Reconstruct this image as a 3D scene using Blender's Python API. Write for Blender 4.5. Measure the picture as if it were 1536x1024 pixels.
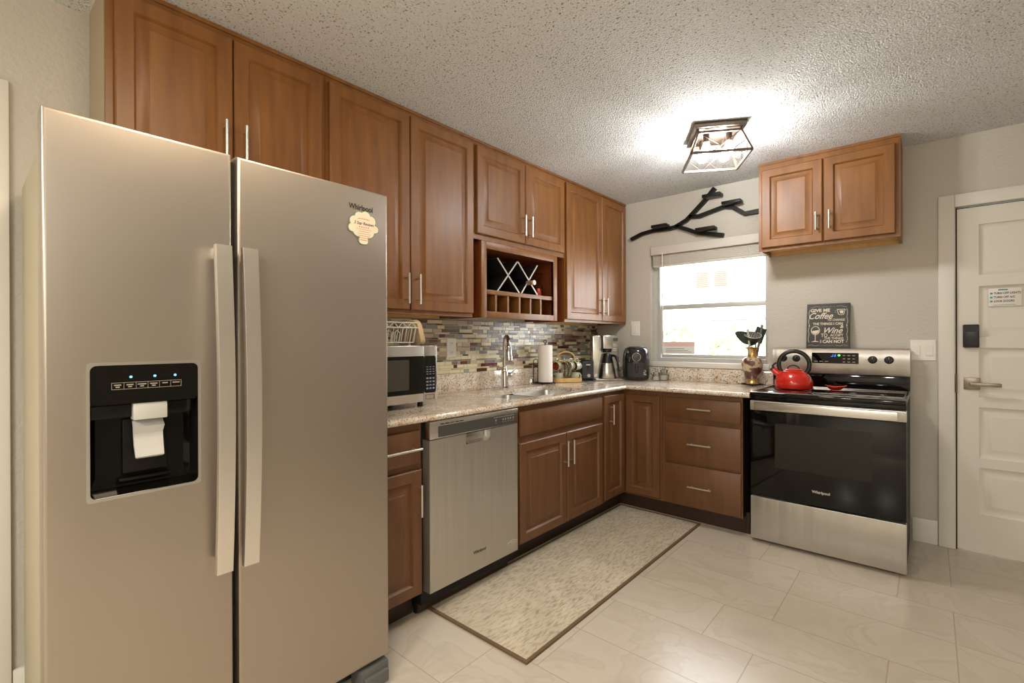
import bpy, bmesh, math, random
from mathutils import Vector, Matrix
R = math.radians
for o in list(bpy.data.objects): bpy.data.objects.remove(o, do_unlink=True)
scn = bpy.context.scene
COL = scn.collection
def S(r, g, b):
    f = lambda c: (c/255/12.92) if c/255 <= .04045 else ((c/255+.055)/1.055)**2.4
    return (f(r), f(g), f(b), 1)

# ---------------------------------------------------------------- camera, world, exposure, area lights
cd = bpy.data.cameras.new('camera'); cam = bpy.data.objects.new('camera', cd); COL.objects.link(cam)
cd.sensor_width = 36; cd.lens = 721.5/1536*36; cd.clip_start = .02
YAW, PITCH, ROLL = .7157, -.0017, -.0032
F = Vector((-math.sin(YAW)*math.cos(PITCH), math.cos(YAW)*math.cos(PITCH), math.sin(PITCH)))
X = Vector((math.cos(YAW), math.sin(YAW), 0)); U = X.cross(F)
X, U = math.cos(ROLL)*X+math.sin(ROLL)*U, math.cos(ROLL)*U-math.sin(ROLL)*X
m = Matrix((X, U, -F)).transposed().to_4x4(); m.translation = (2.337, -3.893, 1.247)
cam.matrix_world = m
scn.camera = cam
w = bpy.data.worlds.new('world'); scn.world = w; w.use_nodes = True
w.node_tree.nodes['Background'].inputs[0].default_value = (.93, .97, 1, 1)
w.node_tree.nodes['Background'].inputs[1].default_value = 14.0
vs = scn.view_settings
vs.view_transform = 'Standard'; vs.look = 'None'; vs.gamma = 1; vs.use_curve_mapping = False
vs.exposure = 0.0
cy = scn.cycles
cy.use_denoising = True; cy.max_bounces = 8; cy.diffuse_bounces = 5; cy.glossy_bounces = 5; cy.transparent_max_bounces = 16
cy.sample_clamp_indirect = 4.0
BULB = 290.0          # kitchen fixture bulbs
LAMP = 200.0           # flush ceiling lamps; the two behind the camera are added fill
H = 2.45

# ---------------------------------------------------------------- materials
def mat(name, col, rough=.5, metal=0, bump=None, coat=0, spec=None, emit=None, trans=0, var=None, aniso=0, disp=None):
    m = bpy.data.materials.new(name); m.use_nodes = True
    nt = m.node_tree; b = nt.nodes['Principled BSDF']
    b.inputs['Base Color'].default_value = col; b.inputs['Roughness'].default_value = rough; b.inputs['Metallic'].default_value = metal
    if coat: b.inputs['Coat Weight'].default_value = coat; b.inputs['Coat Roughness'].default_value = .12 if coat > .2 else .3
    if spec is not None: b.inputs['Specular IOR Level'].default_value = spec
    if emit: b.inputs['Emission Color'].default_value = emit[0]; b.inputs['Emission Strength'].default_value = emit[1]
    if trans: b.inputs['Transmission Weight'].default_value = trans
    tc = nt.nodes.new('ShaderNodeTexCoord')
    def noise(scale, detail=3, sc=(1, 1, 1), rg=.5):
        mp = nt.nodes.new('ShaderNodeMapping'); mp.inputs['Scale'].default_value = sc
        nt.links.new(tc.outputs['Object'], mp.inputs['Vector'])
        n = nt.nodes.new('ShaderNodeTexNoise'); n.inputs['Scale'].default_value = scale; n.inputs['Detail'].default_value = detail
        n.inputs['Roughness'].default_value = rg
        nt.links.new(mp.outputs[0], n.inputs['Vector']); return n
    m['_n'] = 0
    if var:   # (scale, stretch, [(pos,col)...], detail)
        n = noise(var[0], var[3] if len(var) > 3 else 4, var[1])
        r = nt.nodes.new('ShaderNodeValToRGB'); cr = r.color_ramp
        while len(cr.elements) < len(var[2]): cr.elements.new(.5)
        for e, (p, c) in zip(cr.elements, var[2]): e.position = p; e.color = c
        nt.links.new(n.outputs['Fac'], r.inputs[0]); nt.links.new(r.outputs[0], b.inputs['Base Color'])
    if bump:  # (scale, stretch, strength, distance)
        n = noise(bump[0], 3, bump[1]); bp = nt.nodes.new('ShaderNodeBump')
        bp.inputs['Strength'].default_value = bump[2]; bp.inputs['Distance'].default_value = bump[3]
        nt.links.new(n.outputs['Fac'], bp.inputs['Height']); nt.links.new(bp.outputs[0], b.inputs['Normal'])
    if aniso:
        b.inputs['Anisotropic'].default_value = aniso
        t = nt.nodes.new('ShaderNodeTangent'); t.direction_type = 'RADIAL'; t.axis = 'Z'
        nt.links.new(t.outputs[0], b.inputs['Tangent'])
    del m['_n']
    return m
def wood(name, a, b, rough=.45, coat=.12):
    return mat(name, a, rough, var=(3.2, (7, 7, .9), [(.28, a), (.5, tuple((p+q)/2 for p, q in zip(a, b))), (.75, b)], 6),
               bump=(9, (9, 9, .6), .05, .001), coat=coat)
WALLC = S(199, 194, 184)
M = dict(
 wall=mat('wall paint', WALLC, .75, bump=(60, (1, 1, 1), .7, .005)),
 floor=None, ceiling=None,
 trimw=mat('white trim paint', S(226, 222, 214), .42),
 doorw=mat('white door paint', S(226, 221, 212), .4),
 cab=wood('stained cabinet wood', S(113, 69, 25), S(138, 90, 38)),
 cabd=wood('base cabinet wood', S(94, 61, 35), S(114, 75, 44)),
 kick=mat('dark toe kick and gap shade', S(52, 34, 24), .5),
 birch=wood('raw birch panel', S(205, 165, 110), S(222, 186, 132), .55, 0),
 side=mat('beige side laminate', S(176, 158, 132), .5),
 dark=mat('black void', S(9, 8, 8), .7),
 redwood=wood('reddish wood', S(112, 52, 26), S(132, 66, 34)),
 steel=mat('brushed stainless steel', (.47, .415, .36, 1), .40, 1, aniso=.6, bump=(40, (1, 1, 60), .02, .0005)),
 steelb=mat('bright brushed steel', (.64, .625, .60, 1), .38, 1, aniso=.93, bump=(4, (2.2, 2.2, .1), 1.0, .014)),
 steel2=mat('satin steel', (.66, .645, .62, 1), .27, 1),
 chrome=mat('chrome', (.8, .8, .8, 1), .07, 1),
 handlest=mat('handle steel', (.86, .83, .79, 1), .3, 1),
 recess=mat('dark recess plastic', S(14, 12, 10), .12, spec=.22),
 darkbr=mat('dark bronze', (.09, .07, .055, 1), .4, .9),
 fryer=mat('charcoal gloss shell', S(34, 34, 37), .16, coat=.4),
 nickel=mat('satin nickel', (.72, .69, .64, 1), .28, 1),
 bronze=mat('dark nickel', (.26, .225, .19, 1), .32, 1),
 blackgl=mat('black glass', S(10, 9, 8), .06, spec=.38),
 blackpl=mat('black plastic', S(22, 22, 23), .3),
 blackmat=mat('matt black', S(20, 19, 18), .6),
 greypl=mat('grey plastic', S(92, 92, 90), .4),
 iron=mat('black iron', S(28, 26, 24), .45, .5),
 granite=None,
 white=mat('white plastic', S(235, 233, 226), .35),
 paper=mat('paper', S(240, 234, 228), .85, bump=(180, (1, 1, 1), .2, .001)),
 cream=mat('cream paint', S(226, 214, 194), .6),
 red=mat('red enamel', S(205, 36, 22), .16, coat=.6),
 redg=mat('red glass', S(190, 30, 22), .12),
 sage=mat('sage glaze', S(170, 174, 148), .22, coat=.4, var=(30, (1, 1, 1), [(.3, S(160, 166, 140)), (.7, S(202, 202, 180))])),
 amber=mat('amber glaze', S(170, 88, 28), .2, coat=.4),
 bamboo=wood('bamboo', S(206, 166, 104), S(226, 192, 134), .45, 0),
 board=wood('pale board wood', S(214, 184, 142), S(230, 204, 166), .55, 0),
 slate=mat('slate paint', S(70, 70, 67), .65, var=(14, (1, 1, 1), [(.3, S(60, 60, 58)), (.7, S(80, 80, 76))])),
 gold=mat('gold glaze', (.62, .40, .14, 1), .3, .8),
 vase=mat('vase glaze', S(150, 130, 105), .35, coat=.3, var=(17, (1, 1, 1), [(.44, S(92, 56, 52)), (.5, S(122, 82, 70)), (.53, S(186, 168, 136)), (.62, S(196, 180, 150))], 2)),
 green=mat('dark green utensil', S(50, 62, 52), .35),
 greyw=mat('grey aluminium', S(205, 205, 202), .4, .25),
 blind=mat('blind slat', S(212, 207, 198), .5),
 pink=mat('pale pink decal', S(232, 196, 190), .6), decal=mat('white decal', S(232, 232, 230), .6),
 magnet=mat('cream magnet', S(238, 222, 200), .55), teal=mat('teal edge', S(110, 150, 128), .55),
 ink=mat('dark ink', S(46, 44, 42), .6), inkr=mat('red ink', S(205, 70, 50), .6), inkg=mat('grey ink', S(150, 140, 128), .6), inkt=mat('teal ink', S(90, 160, 170), .6),
 silver=mat('silver lettering', S(205, 200, 190), .35, .3), dgrey=mat('dark grey panel', S(70, 68, 66), .35),
 rugb=mat('brown rug binding', S(108, 86, 64), .9),
 led=mat('blue indicator', S(120, 190, 240), .4, emit=(S(110, 180, 255), 1.0)), ledg=mat('green digit', S(80, 220, 90), .4, emit=(S(90, 230, 80), 2)),
 ledb=mat('blue digit', S(60, 140, 240), .4, emit=(S(50, 130, 255), 2)),
 bulb=mat('lit bulb', (1, 1, 1, 1), .4, emit=((1, .98, .94, 1), BULB)),
 lamp=mat('lamp diffuser', (1, 1, 1, 1), .5, emit=((1, .95, .85, 1), LAMP)),  # glow of the two unseen fill lamps added behind the camera
 lampw=mat('warm lamp diffuser', (1, 1, 1, 1), .5, emit=((1, .80, .56, 1), LAMP*.3)),
 steelsink=mat('sink steel', (.70, .69, .67, 1), .3, 1),
 stucco=mat('white stucco', S(240, 238, 232), .9, bump=(20, (1, 1, 1), .3, .01)),
 shutter=mat('pink shutter', S(112, 88, 80), .8), leaf=mat('hedge leaves', S(112, 128, 92), .8), paving=mat('pale paving', S(215, 212, 205), .9),
 eave=mat('grey eave', S(104, 104, 104), .8),
)
def nodemat(name, rough):
    m = bpy.data.materials.new(name); m.use_nodes = True
    nt = m.node_tree; b = nt.nodes['Principled BSDF']; b.inputs['Roughness'].default_value = rough
    tc = nt.nodes.new('ShaderNodeTexCoord'); return m, nt, b, tc
def ramp(nt, src, els, interp='LINEAR'):
    r = nt.nodes.new('ShaderNodeValToRGB'); cr = r.color_ramp; cr.interpolation = interp
    while len(cr.elements) < len(els): cr.elements.new(.5)
    for e, (p, c) in zip(cr.elements, els): e.position = p; e.color = c
    nt.links.new(src, r.inputs[0]); return r
def tex(nt, kind, tc, scale=1, sc=(1, 1, 1), loc=(0, 0, 0), rot=(0, 0, 0), **kw):
    mp = nt.nodes.new('ShaderNodeMapping'); mp.inputs['Scale'].default_value = sc; mp.inputs['Location'].default_value = loc; mp.inputs['Rotation'].default_value = rot
    nt.links.new(tc.outputs['Object'], mp.inputs[0])
    n = nt.nodes.new('ShaderNodeTex'+kind); nt.links.new(mp.outputs[0], n.inputs['Vector'])
    if 'Scale' in n.inputs: n.inputs['Scale'].default_value = scale
    for k, v in kw.items(): n.inputs[k].default_value = v
    return n
def mix(nt, a, b, fac, mode='MIX'):
    x = nt.nodes.new('ShaderNodeMix'); x.data_type = 'RGBA'; x.blend_type = mode
    for s, v in ((x.inputs[6], a), (x.inputs[7], b), (x.inputs[0], fac)):
        if hasattr(v, 'default_value') or hasattr(v, 'links'): nt.links.new(v, s)
        else: s.default_value = v
    return x.outputs[2]
def mk_floor():
    m, nt, b, tc = nodemat('stone look floor tile', .26)
    br = tex(nt, 'Brick', tc, 1, loc=(-.585, .0, 0), **{'Brick Width': .61, 'Row Height': .305, 'Mortar Size': .0022, 'Mortar Smooth': .2, 'Color1': S(150, 150, 150), 'Color2': S(215, 215, 215), 'Mortar': (0, 0, 0, 1)})
    br.offset = .33; br.offset_frequency = 3
    off = nt.nodes.new('ShaderNodeVectorMath'); off.operation = 'MULTIPLY_ADD'
    off.inputs[1].default_value = (9, 9, 9); nt.links.new(br.outputs['Color'], off.inputs[0]); nt.links.new(tc.outputs['Object'], off.inputs[2])
    wv = nt.nodes.new('ShaderNodeTexNoise'); wv.inputs['Scale'].default_value = 2.2; wv.inputs['Detail'].default_value = 6; wv.inputs['Distortion'].default_value = 1.6
    nt.links.new(off.outputs[0], wv.inputs['Vector'])
    r = ramp(nt, wv.outputs['Fac'], [(.30, S(196, 186, 170)), (.46, S(204, 194, 178)), (.50, S(197, 187, 171)), (.53, S(206, 197, 182)), (.75, S(201, 191, 175))])
    c = mix(nt, r.outputs[0], S(178, 164, 145), br.outputs['Fac'])
    nt.links.new(c, b.inputs['Base Color'])
    bp = nt.nodes.new('ShaderNodeBump'); bp.inputs['Strength'].default_value = .25; bp.inputs['Distance'].default_value = .002; bp.invert = True
    nt.links.new(br.outputs['Fac'], bp.inputs['Height']); nt.links.new(bp.outputs[0], b.inputs['Normal'])
    return m
def mk_ceiling():
    m, nt, b, tc = nodemat('popcorn ceiling', .9)
    v = tex(nt, 'Voronoi', tc, 130, Randomness=1.0); n = tex(nt, 'Noise', tc, 95, Detail=4.0)
    ad = nt.nodes.new('ShaderNodeMath'); ad.operation = 'SUBTRACT'
    nt.links.new(n.outputs['Fac'], ad.inputs[0]); nt.links.new(v.outputs['Distance'], ad.inputs[1])
    pit = tex(nt, 'Noise', tc, 115, Detail=2.0)
    r = ramp(nt, pit.outputs['Fac'], [(.0, S(126, 120, 110)), (.33, S(136, 130, 120)), (.39, S(224, 227, 230)), (1, S(232, 235, 238))])
    nt.links.new(r.outputs[0], b.inputs['Base Color'])
    bp = nt.nodes.new('ShaderNodeBump'); bp.inputs['Strength'].default_value = .55; bp.inputs['Distance'].default_value = .01
    nt.links.new(ad.outputs[0], bp.inputs['Height']); nt.links.new(bp.outputs[0], b.inputs['Normal'])
    return m
def mk_granite():
    m, nt, b, tc = nodemat('speckled granite', .1)
    v = tex(nt, 'Voronoi', tc, 150); n = tex(nt, 'Noise', tc, 120, Detail=3.0); n2 = tex(nt, 'Noise', tc, 14, Detail=3.0)
    r = ramp(nt, v.outputs['Color'], [(.0, S(236, 228, 218)), (.3, S(224, 212, 198)), (.5, S(242, 237, 230)), (.72, S(208, 195, 180)), (.9, S(230, 224, 216))], 'CONSTANT')
    sp = ramp(nt, n.outputs['Fac'], [(.0, (1, 1, 1, 1)), (.36, (1, 1, 1, 1)), (.41, (0, 0, 0, 1))])
    c = mix(nt, r.outputs[0], S(88, 76, 66), sp.outputs[0])
    big = ramp(nt, n2.outputs['Fac'], [(.35, S(235, 222, 205)), (.65, S(255, 255, 255))])
    c = mix(nt, c, big.outputs[0], 1.0, 'MULTIPLY')
    nt.links.new(c, b.inputs['Base Color']); return m
def mk_rug():
    m, nt, b, tc = nodemat('woven rug', .95)
    n = tex(nt, 'Noise', tc, 32, sc=(3.0, .75, 1), rot=(0, 0, R(12)), Detail=4.0, Roughness=.65); n2 = tex(nt, 'Noise', tc, 5, Detail=3.0); n3 = tex(nt, 'Noise', tc, 400)
    r = ramp(nt, n.outputs['Fac'], [(.28, S(156, 146, 130)), (.42, S(188, 178, 160)), (.52, S(208, 199, 181)), (.8, S(216, 208, 191))])
    r2 = ramp(nt, n2.outputs['Fac'], [(.3, S(232, 229, 222)), (.7, S(255, 253, 248))])
    nt.links.new(mix(nt, r.outputs[0], r2.outputs[0], 1.0, 'MULTIPLY'), b.inputs['Base Color'])
    bp = nt.nodes.new('ShaderNodeBump'); bp.inputs['Strength'].default_value = .5; bp.inputs['Distance'].default_value = .002
    nt.links.new(n3.outputs['Fac'], bp.inputs['Height']); nt.links.new(bp.outputs[0], b.inputs['Normal']); return m
def mk_glass(name, tint=(1, 1, 1, 1), gl=.08):
    m = bpy.data.materials.new(name); m.use_nodes = True; nt = m.node_tree
    nt.nodes.remove(nt.nodes['Principled BSDF'])
    t = nt.nodes.new('ShaderNodeBsdfTransparent'); t.inputs[0].default_value = tint
    g = nt.nodes.new('ShaderNodeBsdfGlossy'); g.inputs['Roughness'].default_value = .03
    f = nt.nodes.new('ShaderNodeFresnel'); f.inputs[0].default_value = 1.3
    x = nt.nodes.new('ShaderNodeMixShader'); nt.links.new(f.outputs[0], x.inputs[0]); nt.links.new(t.outputs[0], x.inputs[1]); nt.links.new(g.outputs[0], x.inputs[2])
    nt.links.new(x.outputs[0], nt.nodes['Material Output'].inputs[0]); return m
M['floor'], M['ceiling'], M['granite'], M['rug'] = mk_floor(), mk_ceiling(), mk_granite(), mk_rug()
M['glass'] = mk_glass('window glass'); M['clear'] = mk_glass('clear glass', (.93, .95, .95, 1))
TILES = [mat('cream glass tile', S(222, 214, 178), .24, spec=.4), mat('brown stone tile', S(128, 106, 86), .35), mat('blue grey glass tile', S(150, 152, 148), .24, spec=.4),
         mat('maroon glass tile', S(98, 44, 38), .22, spec=.4), mat('pink beige tile', S(196, 170, 148), .3), mat('umber tile', S(96, 72, 58), .3), mat('grout', S(196, 184, 158), .9)]

# ---------------------------------------------------------------- mesh building
ORG = {}
class MB:
    def __init__(s): s.bm = bmesh.new()
    def _mi(s, faces, mi):
        if mi:
            for f in faces: f.material_index = mi
    def box(s, x0, x1, y0, y1, z0, z1, bev=0, mi=0, seg=2, edges=None):
        mt = Matrix.Translation(((x0+x1)/2, (y0+y1)/2, (z0+z1)/2)) @ Matrix.Diagonal((abs(x1-x0), abs(y1-y0), abs(z1-z0), 1))
        r = bmesh.ops.create_cube(s.bm, size=1, matrix=mt); vs = r['verts']
        fs = {f for v in vs for f in v.link_faces}; s._mi(fs, mi)
        if bev:
            es = list({e for v in vs for e in v.link_edges})
            if edges: es = [e for e in es if abs((e.verts[0].co-e.verts[1].co).normalized()['xyz'.index(edges)]) > .9]
            g = bmesh.ops.bevel(s.bm, geom=es, offset=bev, segments=seg, affect='EDGES', profile=.5)
            s._mi(g['faces'], mi)
        return s
    def obox(s, c, ax, ay, az, hx, hy, hz, bev=0, mi=0):   # box with free axes
        ax, ay, az = Vector(ax).normalized(), Vector(ay).normalized(), Vector(az).normalized()
        mt = Matrix((ax*2*hx, ay*2*hy, az*2*hz)).transposed().to_4x4(); mt.translation = c
        vs = bmesh.ops.create_cube(s.bm, size=1, matrix=mt)['verts']
        s._mi({f for v in vs for f in v.link_faces}, mi)
        if bev:
            g = bmesh.ops.bevel(s.bm, geom=list({e for v in vs for e in v.link_edges}), offset=bev, segments=2, affect='EDGES', profile=.5); s._mi(g['faces'], mi)
        return s
    def bar(s, a, b, wd, th, up=(0, 0, 1), bev=0, mi=0):    # rectangular bar a->b
        a, b = Vector(a), Vector(b); d = (b-a); L = d.length; d.normalize()
        sd = d.cross(Vector(up)).normalized(); u = sd.cross(d)
        return s.obox((a+b)/2, d, sd, u, L/2, wd/2, th/2, bev, mi)
    def loops(s, ls, cap0=True, cap1=True, closed=True, mi=0):
        L = [[s.bm.verts.new(p) for p in l] for l in ls]; n = len(L[0]); fs = []
        for a, b in zip(L, L[1:]):
            for i in range(n if closed else n-1):
                j = (i+1) % n; q = [a[i], a[j], b[j], b[i]]
                fs.append(s.bm.faces.new(q))
        if cap0 and n > 2: fs.append(s.bm.faces.new(L[0][::-1]))
        if cap1 and n > 2: fs.append(s.bm.faces.new(L[-1]))
        s._mi(fs, mi); return s
    def cyl(s, a, b, r0, r1=None, n=20, mi=0):
        r1 = r0 if r1 is None else r1
        a, b = Vector(a), Vector(b); d = (b-a).normalized(); x = d.orthogonal().normalized(); y = d.cross(x)
        c = [(x*math.cos(2*math.pi*i/n)+y*math.sin(2*math.pi*i/n)) for i in range(n)]
        return s.loops([[a+v*r0 for v in c], [b+v*r1 for v in c]], mi=mi)
    def lathe(s, prof, c, axis=(0, 0, 1), n=32, mi=0, cap0=True, cap1=True):
        d = Vector(axis).normalized(); x = d.orthogonal().normalized() if abs(d.z) < .99 else Vector((1, 0, 0)); y = d.cross(x); c = Vector(c)
        cs = [(x*math.cos(2*math.pi*i/n)+y*math.sin(2*math.pi*i/n)) for i in range(n)]
        return s.loops([[c+d*z+v*max(r, 1e-5) for v in cs] for r, z in prof], mi=mi, cap0=cap0, cap1=cap1)
    def tube(s, pts, r, n=10, closed=False, mi=0, ry=None):
        P = [Vector(p) for p in pts]; N = len(P); rs = r if isinstance(r, (list, tuple)) else [r]*N; out = []; nrm = None
        for i in range(N):
            a = P[i-1] if (i > 0 or closed) else P[i]; b = P[(i+1) % N] if (i < N-1 or closed) else P[i]
            t = (b-a).normalized()
            if nrm is None: nrm = t.orthogonal().normalized() if abs(t.z) > .95 else Vector((0, 0, 1)).cross(t).normalized()
            nrm = (nrm-t*nrm.dot(t)).normalized(); bn = t.cross(nrm)
            out.append([P[i]+nrm*rs[i]*math.cos(2*math.pi*k/n)+bn*(ry or rs[i])*math.sin(2*math.pi*k/n) for k in range(n)])
        if closed: out.append(out[0]); return s.loops(out, False, False, mi=mi)
        return s.loops(out, mi=mi)
    def prism(s, pts, fn, d0, d1, mi=0):   # outline (u,v) -> fn(u,v,d)
        return s.loops([[fn(u, v, d0) for u, v in pts], [fn(u, v, d1) for u, v in pts]], mi=mi)
    def ring(s, outer, inner, fn, d0, d1, mi=0):
        a = [[fn(u, v, d) for u, v in o] for o, d in ((outer, d0), (outer, d1), (inner, d1), (inner, d0), (outer, d0))]
        return s.loops(a, False, False, mi=mi)
    def panel(s, fn, u0, u1, z0, z1, rings, mi=0):
        s.loops([[fn(u0+i, z0+i, d), fn(u1-i, z0+i, d), fn(u1-i, z1-i, d), fn(u0+i, z1-i, d)] for i, d in ((0, -.02),)+tuple(rings)] if False else
                [[fn(u0+i, z0+i, d), fn(u1-i, z0+i, d), fn(u1-i, z1-i, d), fn(u0+i, z1-i, d)] for i, d in rings], mi=mi); return s
    def text(s, body, size, org, ru, up, out=.0006, mi=0, align='CENTER', shear=0, bold=0, xs=1):
        cu = bpy.data.curves.new('t', 'FONT'); cu.body = body; cu.size = size; cu.align_x = align; cu.align_y = 'CENTER'; cu.shear = shear; cu.offset = bold; cu.resolution_u = 3
        ob = bpy.data.objects.new('t', cu); COL.objects.link(ob); dg = bpy.context.evaluated_depsgraph_get(); dg.update()
        me = bpy.data.meshes.new_from_object(ob.evaluated_get(dg))
        ru, up, org = Vector(ru).normalized(), Vector(up).normalized(), Vector(org); nn = ru.cross(up)
        vs = [s.bm.verts.new(org+ru*v.co.x*xs+up*v.co.y+nn*out) for v in me.vertices]; fs = []
        for p in me.polygons:
            try: fs.append(s.bm.faces.new([vs[i] for i in p.vertices]))
            except ValueError: pass
        s._mi(fs, mi)
        bpy.data.objects.remove(ob); bpy.data.curves.remove(cu); bpy.data.meshes.remove(me); return s
    def build(s, name, ms, parent=None, smooth=35, weld=True, recalc=True):
        if weld: bmesh.ops.remove_doubles(s.bm, verts=s.bm.verts, dist=1e-6)
        if recalc: bmesh.ops.recalc_face_normals(s.bm, faces=s.bm.faces)
        og = ORG.get(parent.name, Vector()) if parent else Vector()
        if og.length: bmesh.ops.translate(s.bm, verts=s.bm.verts, vec=-og)
        me = bpy.data.meshes.new(name); s.bm.to_mesh(me); s.bm.free()
        for k in (ms if isinstance(ms, (list, tuple)) else [ms]): me.materials.append(M[k] if isinstance(k, str) else k)
        if smooth:
            me.shade_smooth(); me.set_sharp_from_angle(angle=R(smooth))
        o = bpy.data.objects.new(name, me); COL.objects.link(o)
        if parent: o.parent = parent; ORG[o.name] = og
        return o
def thing(name, label, cat, loc=(0, 0, 0), rz=0, group=None, local=False):
    o = bpy.data.objects.new(name, None); COL.objects.link(o); o.location = loc; o.rotation_euler = (0, 0, rz)
    o.empty_display_size = .05
    ORG[o.name] = Vector() if (local or rz) else Vector(loc)
    return tag(o, label, cat, group)
def tag(o, label, cat, group=None):
    o['label'] = label; o['category'] = cat
    if group: o['group'] = group
    return o
def struct(o): o['kind'] = 'structure'; return o
def sroot(name, loc=(0, 0, 0)):
    o = bpy.data.objects.new(name, None); COL.objects.link(o); o.location = loc; ORG[o.name] = Vector(loc); return struct(o)
def px(pos): return lambda u, z, d: Vector((pos+d, u, z))       # plane facing +x
def py(pos): return lambda u, z, d: Vector((u, pos-d, z))       # plane facing -y
def rrect(u0, u1, v0, v1, r, n=6):
    p = []
    for cx_, cy_, a in ((u1-r, v1-r, 0), (u0+r, v1-r, 90), (u0+r, v0+r, 180), (u1-r, v0+r, 270)):
        for i in range(n+1): t = R(a+90*i/n); p.append((cx_+r*math.cos(t), cy_+r*math.sin(t)))
    return p
def circ(u, v, r, n=24, ry=None): return [(u+r*math.cos(2*math.pi*i/n), v+(ry or r)*math.sin(2*math.pi*i/n)) for i in range(n)]
def arc(c, r, a0, a1, n, ax, ay): return [Vector(c)+Vector(ax)*r*math.cos(R(a0+(a1-a0)*i/n))+Vector(ay)*r*math.sin(R(a0+(a1-a0)*i/n)) for i in range(n+1)]
# ---------------------------------------------------------------- room shell
XR, YF = 4.4, -6.6
struct(MB().box(-.12, XR+.12, YF-.12, .13, -.1, 0).build('floor', 'floor'))
struct(MB().box(-.12, XR+.12, YF-.12, .13, H, H+.1).build('ceiling', 'ceiling'))
WX0, WX1, WZ0, WZ1 = .53, 1.437, 1.068, 2.033
DX0, DX1, DZ = 2.447, 3.32, 2.03
b = MB()
for a in ((-.12, WX0, 0, H), (WX0, WX1, 0, WZ0), (WX0, WX1, WZ1, H), (WX1, DX0, 0, H), (DX0, DX1, DZ, H), (DX1, XR+.12, 0, H)): b.box(a[0], a[1], 0, .13, a[2], a[3])
struct(b.build('wall_back', 'wall'))
struct(MB().box(-.12, 0, YF-.12, 0, 0, H).build('wall_left', 'wall'))
struct(MB().box(XR, XR+.12, YF-.12, 0, 0, H).build('wall_right', 'wall'))
struct(MB().box(0, XR, YF-.12, YF, 0, H).build('wall_front', 'wall'))
def baseb(name, x0, x1, y0, y1): struct(MB().box(x0, x1, y0, y1, 0, .146, .005).build(name, 'trimw'))
baseb('baseboard_back', 2.25, 2.371, -.014, 0)
baseb('baseboard_left', 0, .014, -3.779, -2.9)
baseb('baseboard_right', XR-.014, XR, YF, -.016)
baseb('baseboard_front', .014, XR-.016, YF, YF+.014)
# window
wr = sroot('window_1', (WX0, 0, WZ0))
b = MB(); fy0, fy1 = .07, .12; t = .028
b.box(WX0, WX0+.055, fy0, fy1, WZ0, WZ1).box(WX1-.03, WX1, fy0, fy1, WZ0, WZ1).box(WX0+.055, WX1-.03, fy0, fy1, WZ0, WZ0+.03).box(WX0+.055, WX1-.03, fy0, fy1, WZ1-.03, WZ1)
b.box(WX0+.033, WX0+.04, fy0-.008, fy0, WZ0, WZ1).box(WX0+.05, WX0+.055, fy0-.008, fy0, WZ0, WZ1)
b.build('window_frame', 'greyw', wr)
b = MB(); b.box(WX0+.057, WX1-.031, .085, .105, 1.507, 1.547, .004).box(WX0+.06, WX1-.034, .078, .1, WZ0+.031, WZ0+.06, .003).box(.95, .98, .07, .078, WZ0+.04, WZ0+.05)
b.box(WX0+.057, WX0+.075, .08, .1, WZ0+.06, 1.507).build('window_sash', 'greyw', wr)
MB().box(WX0+.056, WX1-.031, .092, .096, WZ0+.06, 1.506).box(WX0+.056, WX1-.031, .098, .102, 1.547, WZ1-.03).build('window_pane', 'glass', wr)
struct(MB().box(.515, 1.45, -.02, .07, 1.024, WZ0-.0005, .006).build('trim_1', 'trimw'))   # window sill
o = MB(); o.box(WX0+.077, .875, .078, .0795, 1.13, 1.195, mi=1).box(WX0+.077, .875, .078, .0795, 1.195, 1.235, mi=0)
for k in range(3): o.box(WX0+.10, .85-.03*k, .0772, .0779, 1.145+.014*k, 1.15+.014*k, mi=2)
tag(o.build('window_decal', ['pink', 'decal', 'inkg']), 'small pink and white paper decal at the lower left of the window glass', 'decal')
wb = thing('window_blind', 'white horizontal blind gathered up at the top of the window', 'blind', (.98, 0, 1.97))
MB().box(.542, 1.43, -.026, -.008, 1.966, 2.034, .003).box(.542, .556, -.0085, -.001, 1.966, 2.034).box(1.416, 1.43, -.0085, -.001, 1.966, 2.034).build('valance', 'blind', wb)
b = MB()
for k in range(14): b.obox((.983, .025, 1.8925+.0088*k), (1, 0, 0), (0, 1, .04), (0, -.04, 1), .433, .024, .0036, .0012)
b.build('slats', 'blind', wb)
MB().box(.55, 1.416, .003, .047, 1.868, 1.886, .004).build('bottom_rail', 'blind', wb)
MB().cyl((.648, -.034, 1.975), (.65, -.034, 1.32), .004, n=8).build('tilt_wand', 'white', wb)
for x in (.70, .98, 1.3): MB().cyl((x, -.002, 1.963), (x, -.002, 1.872), .0025, n=6).build('ladder_cord', 'blind', wb)
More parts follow.
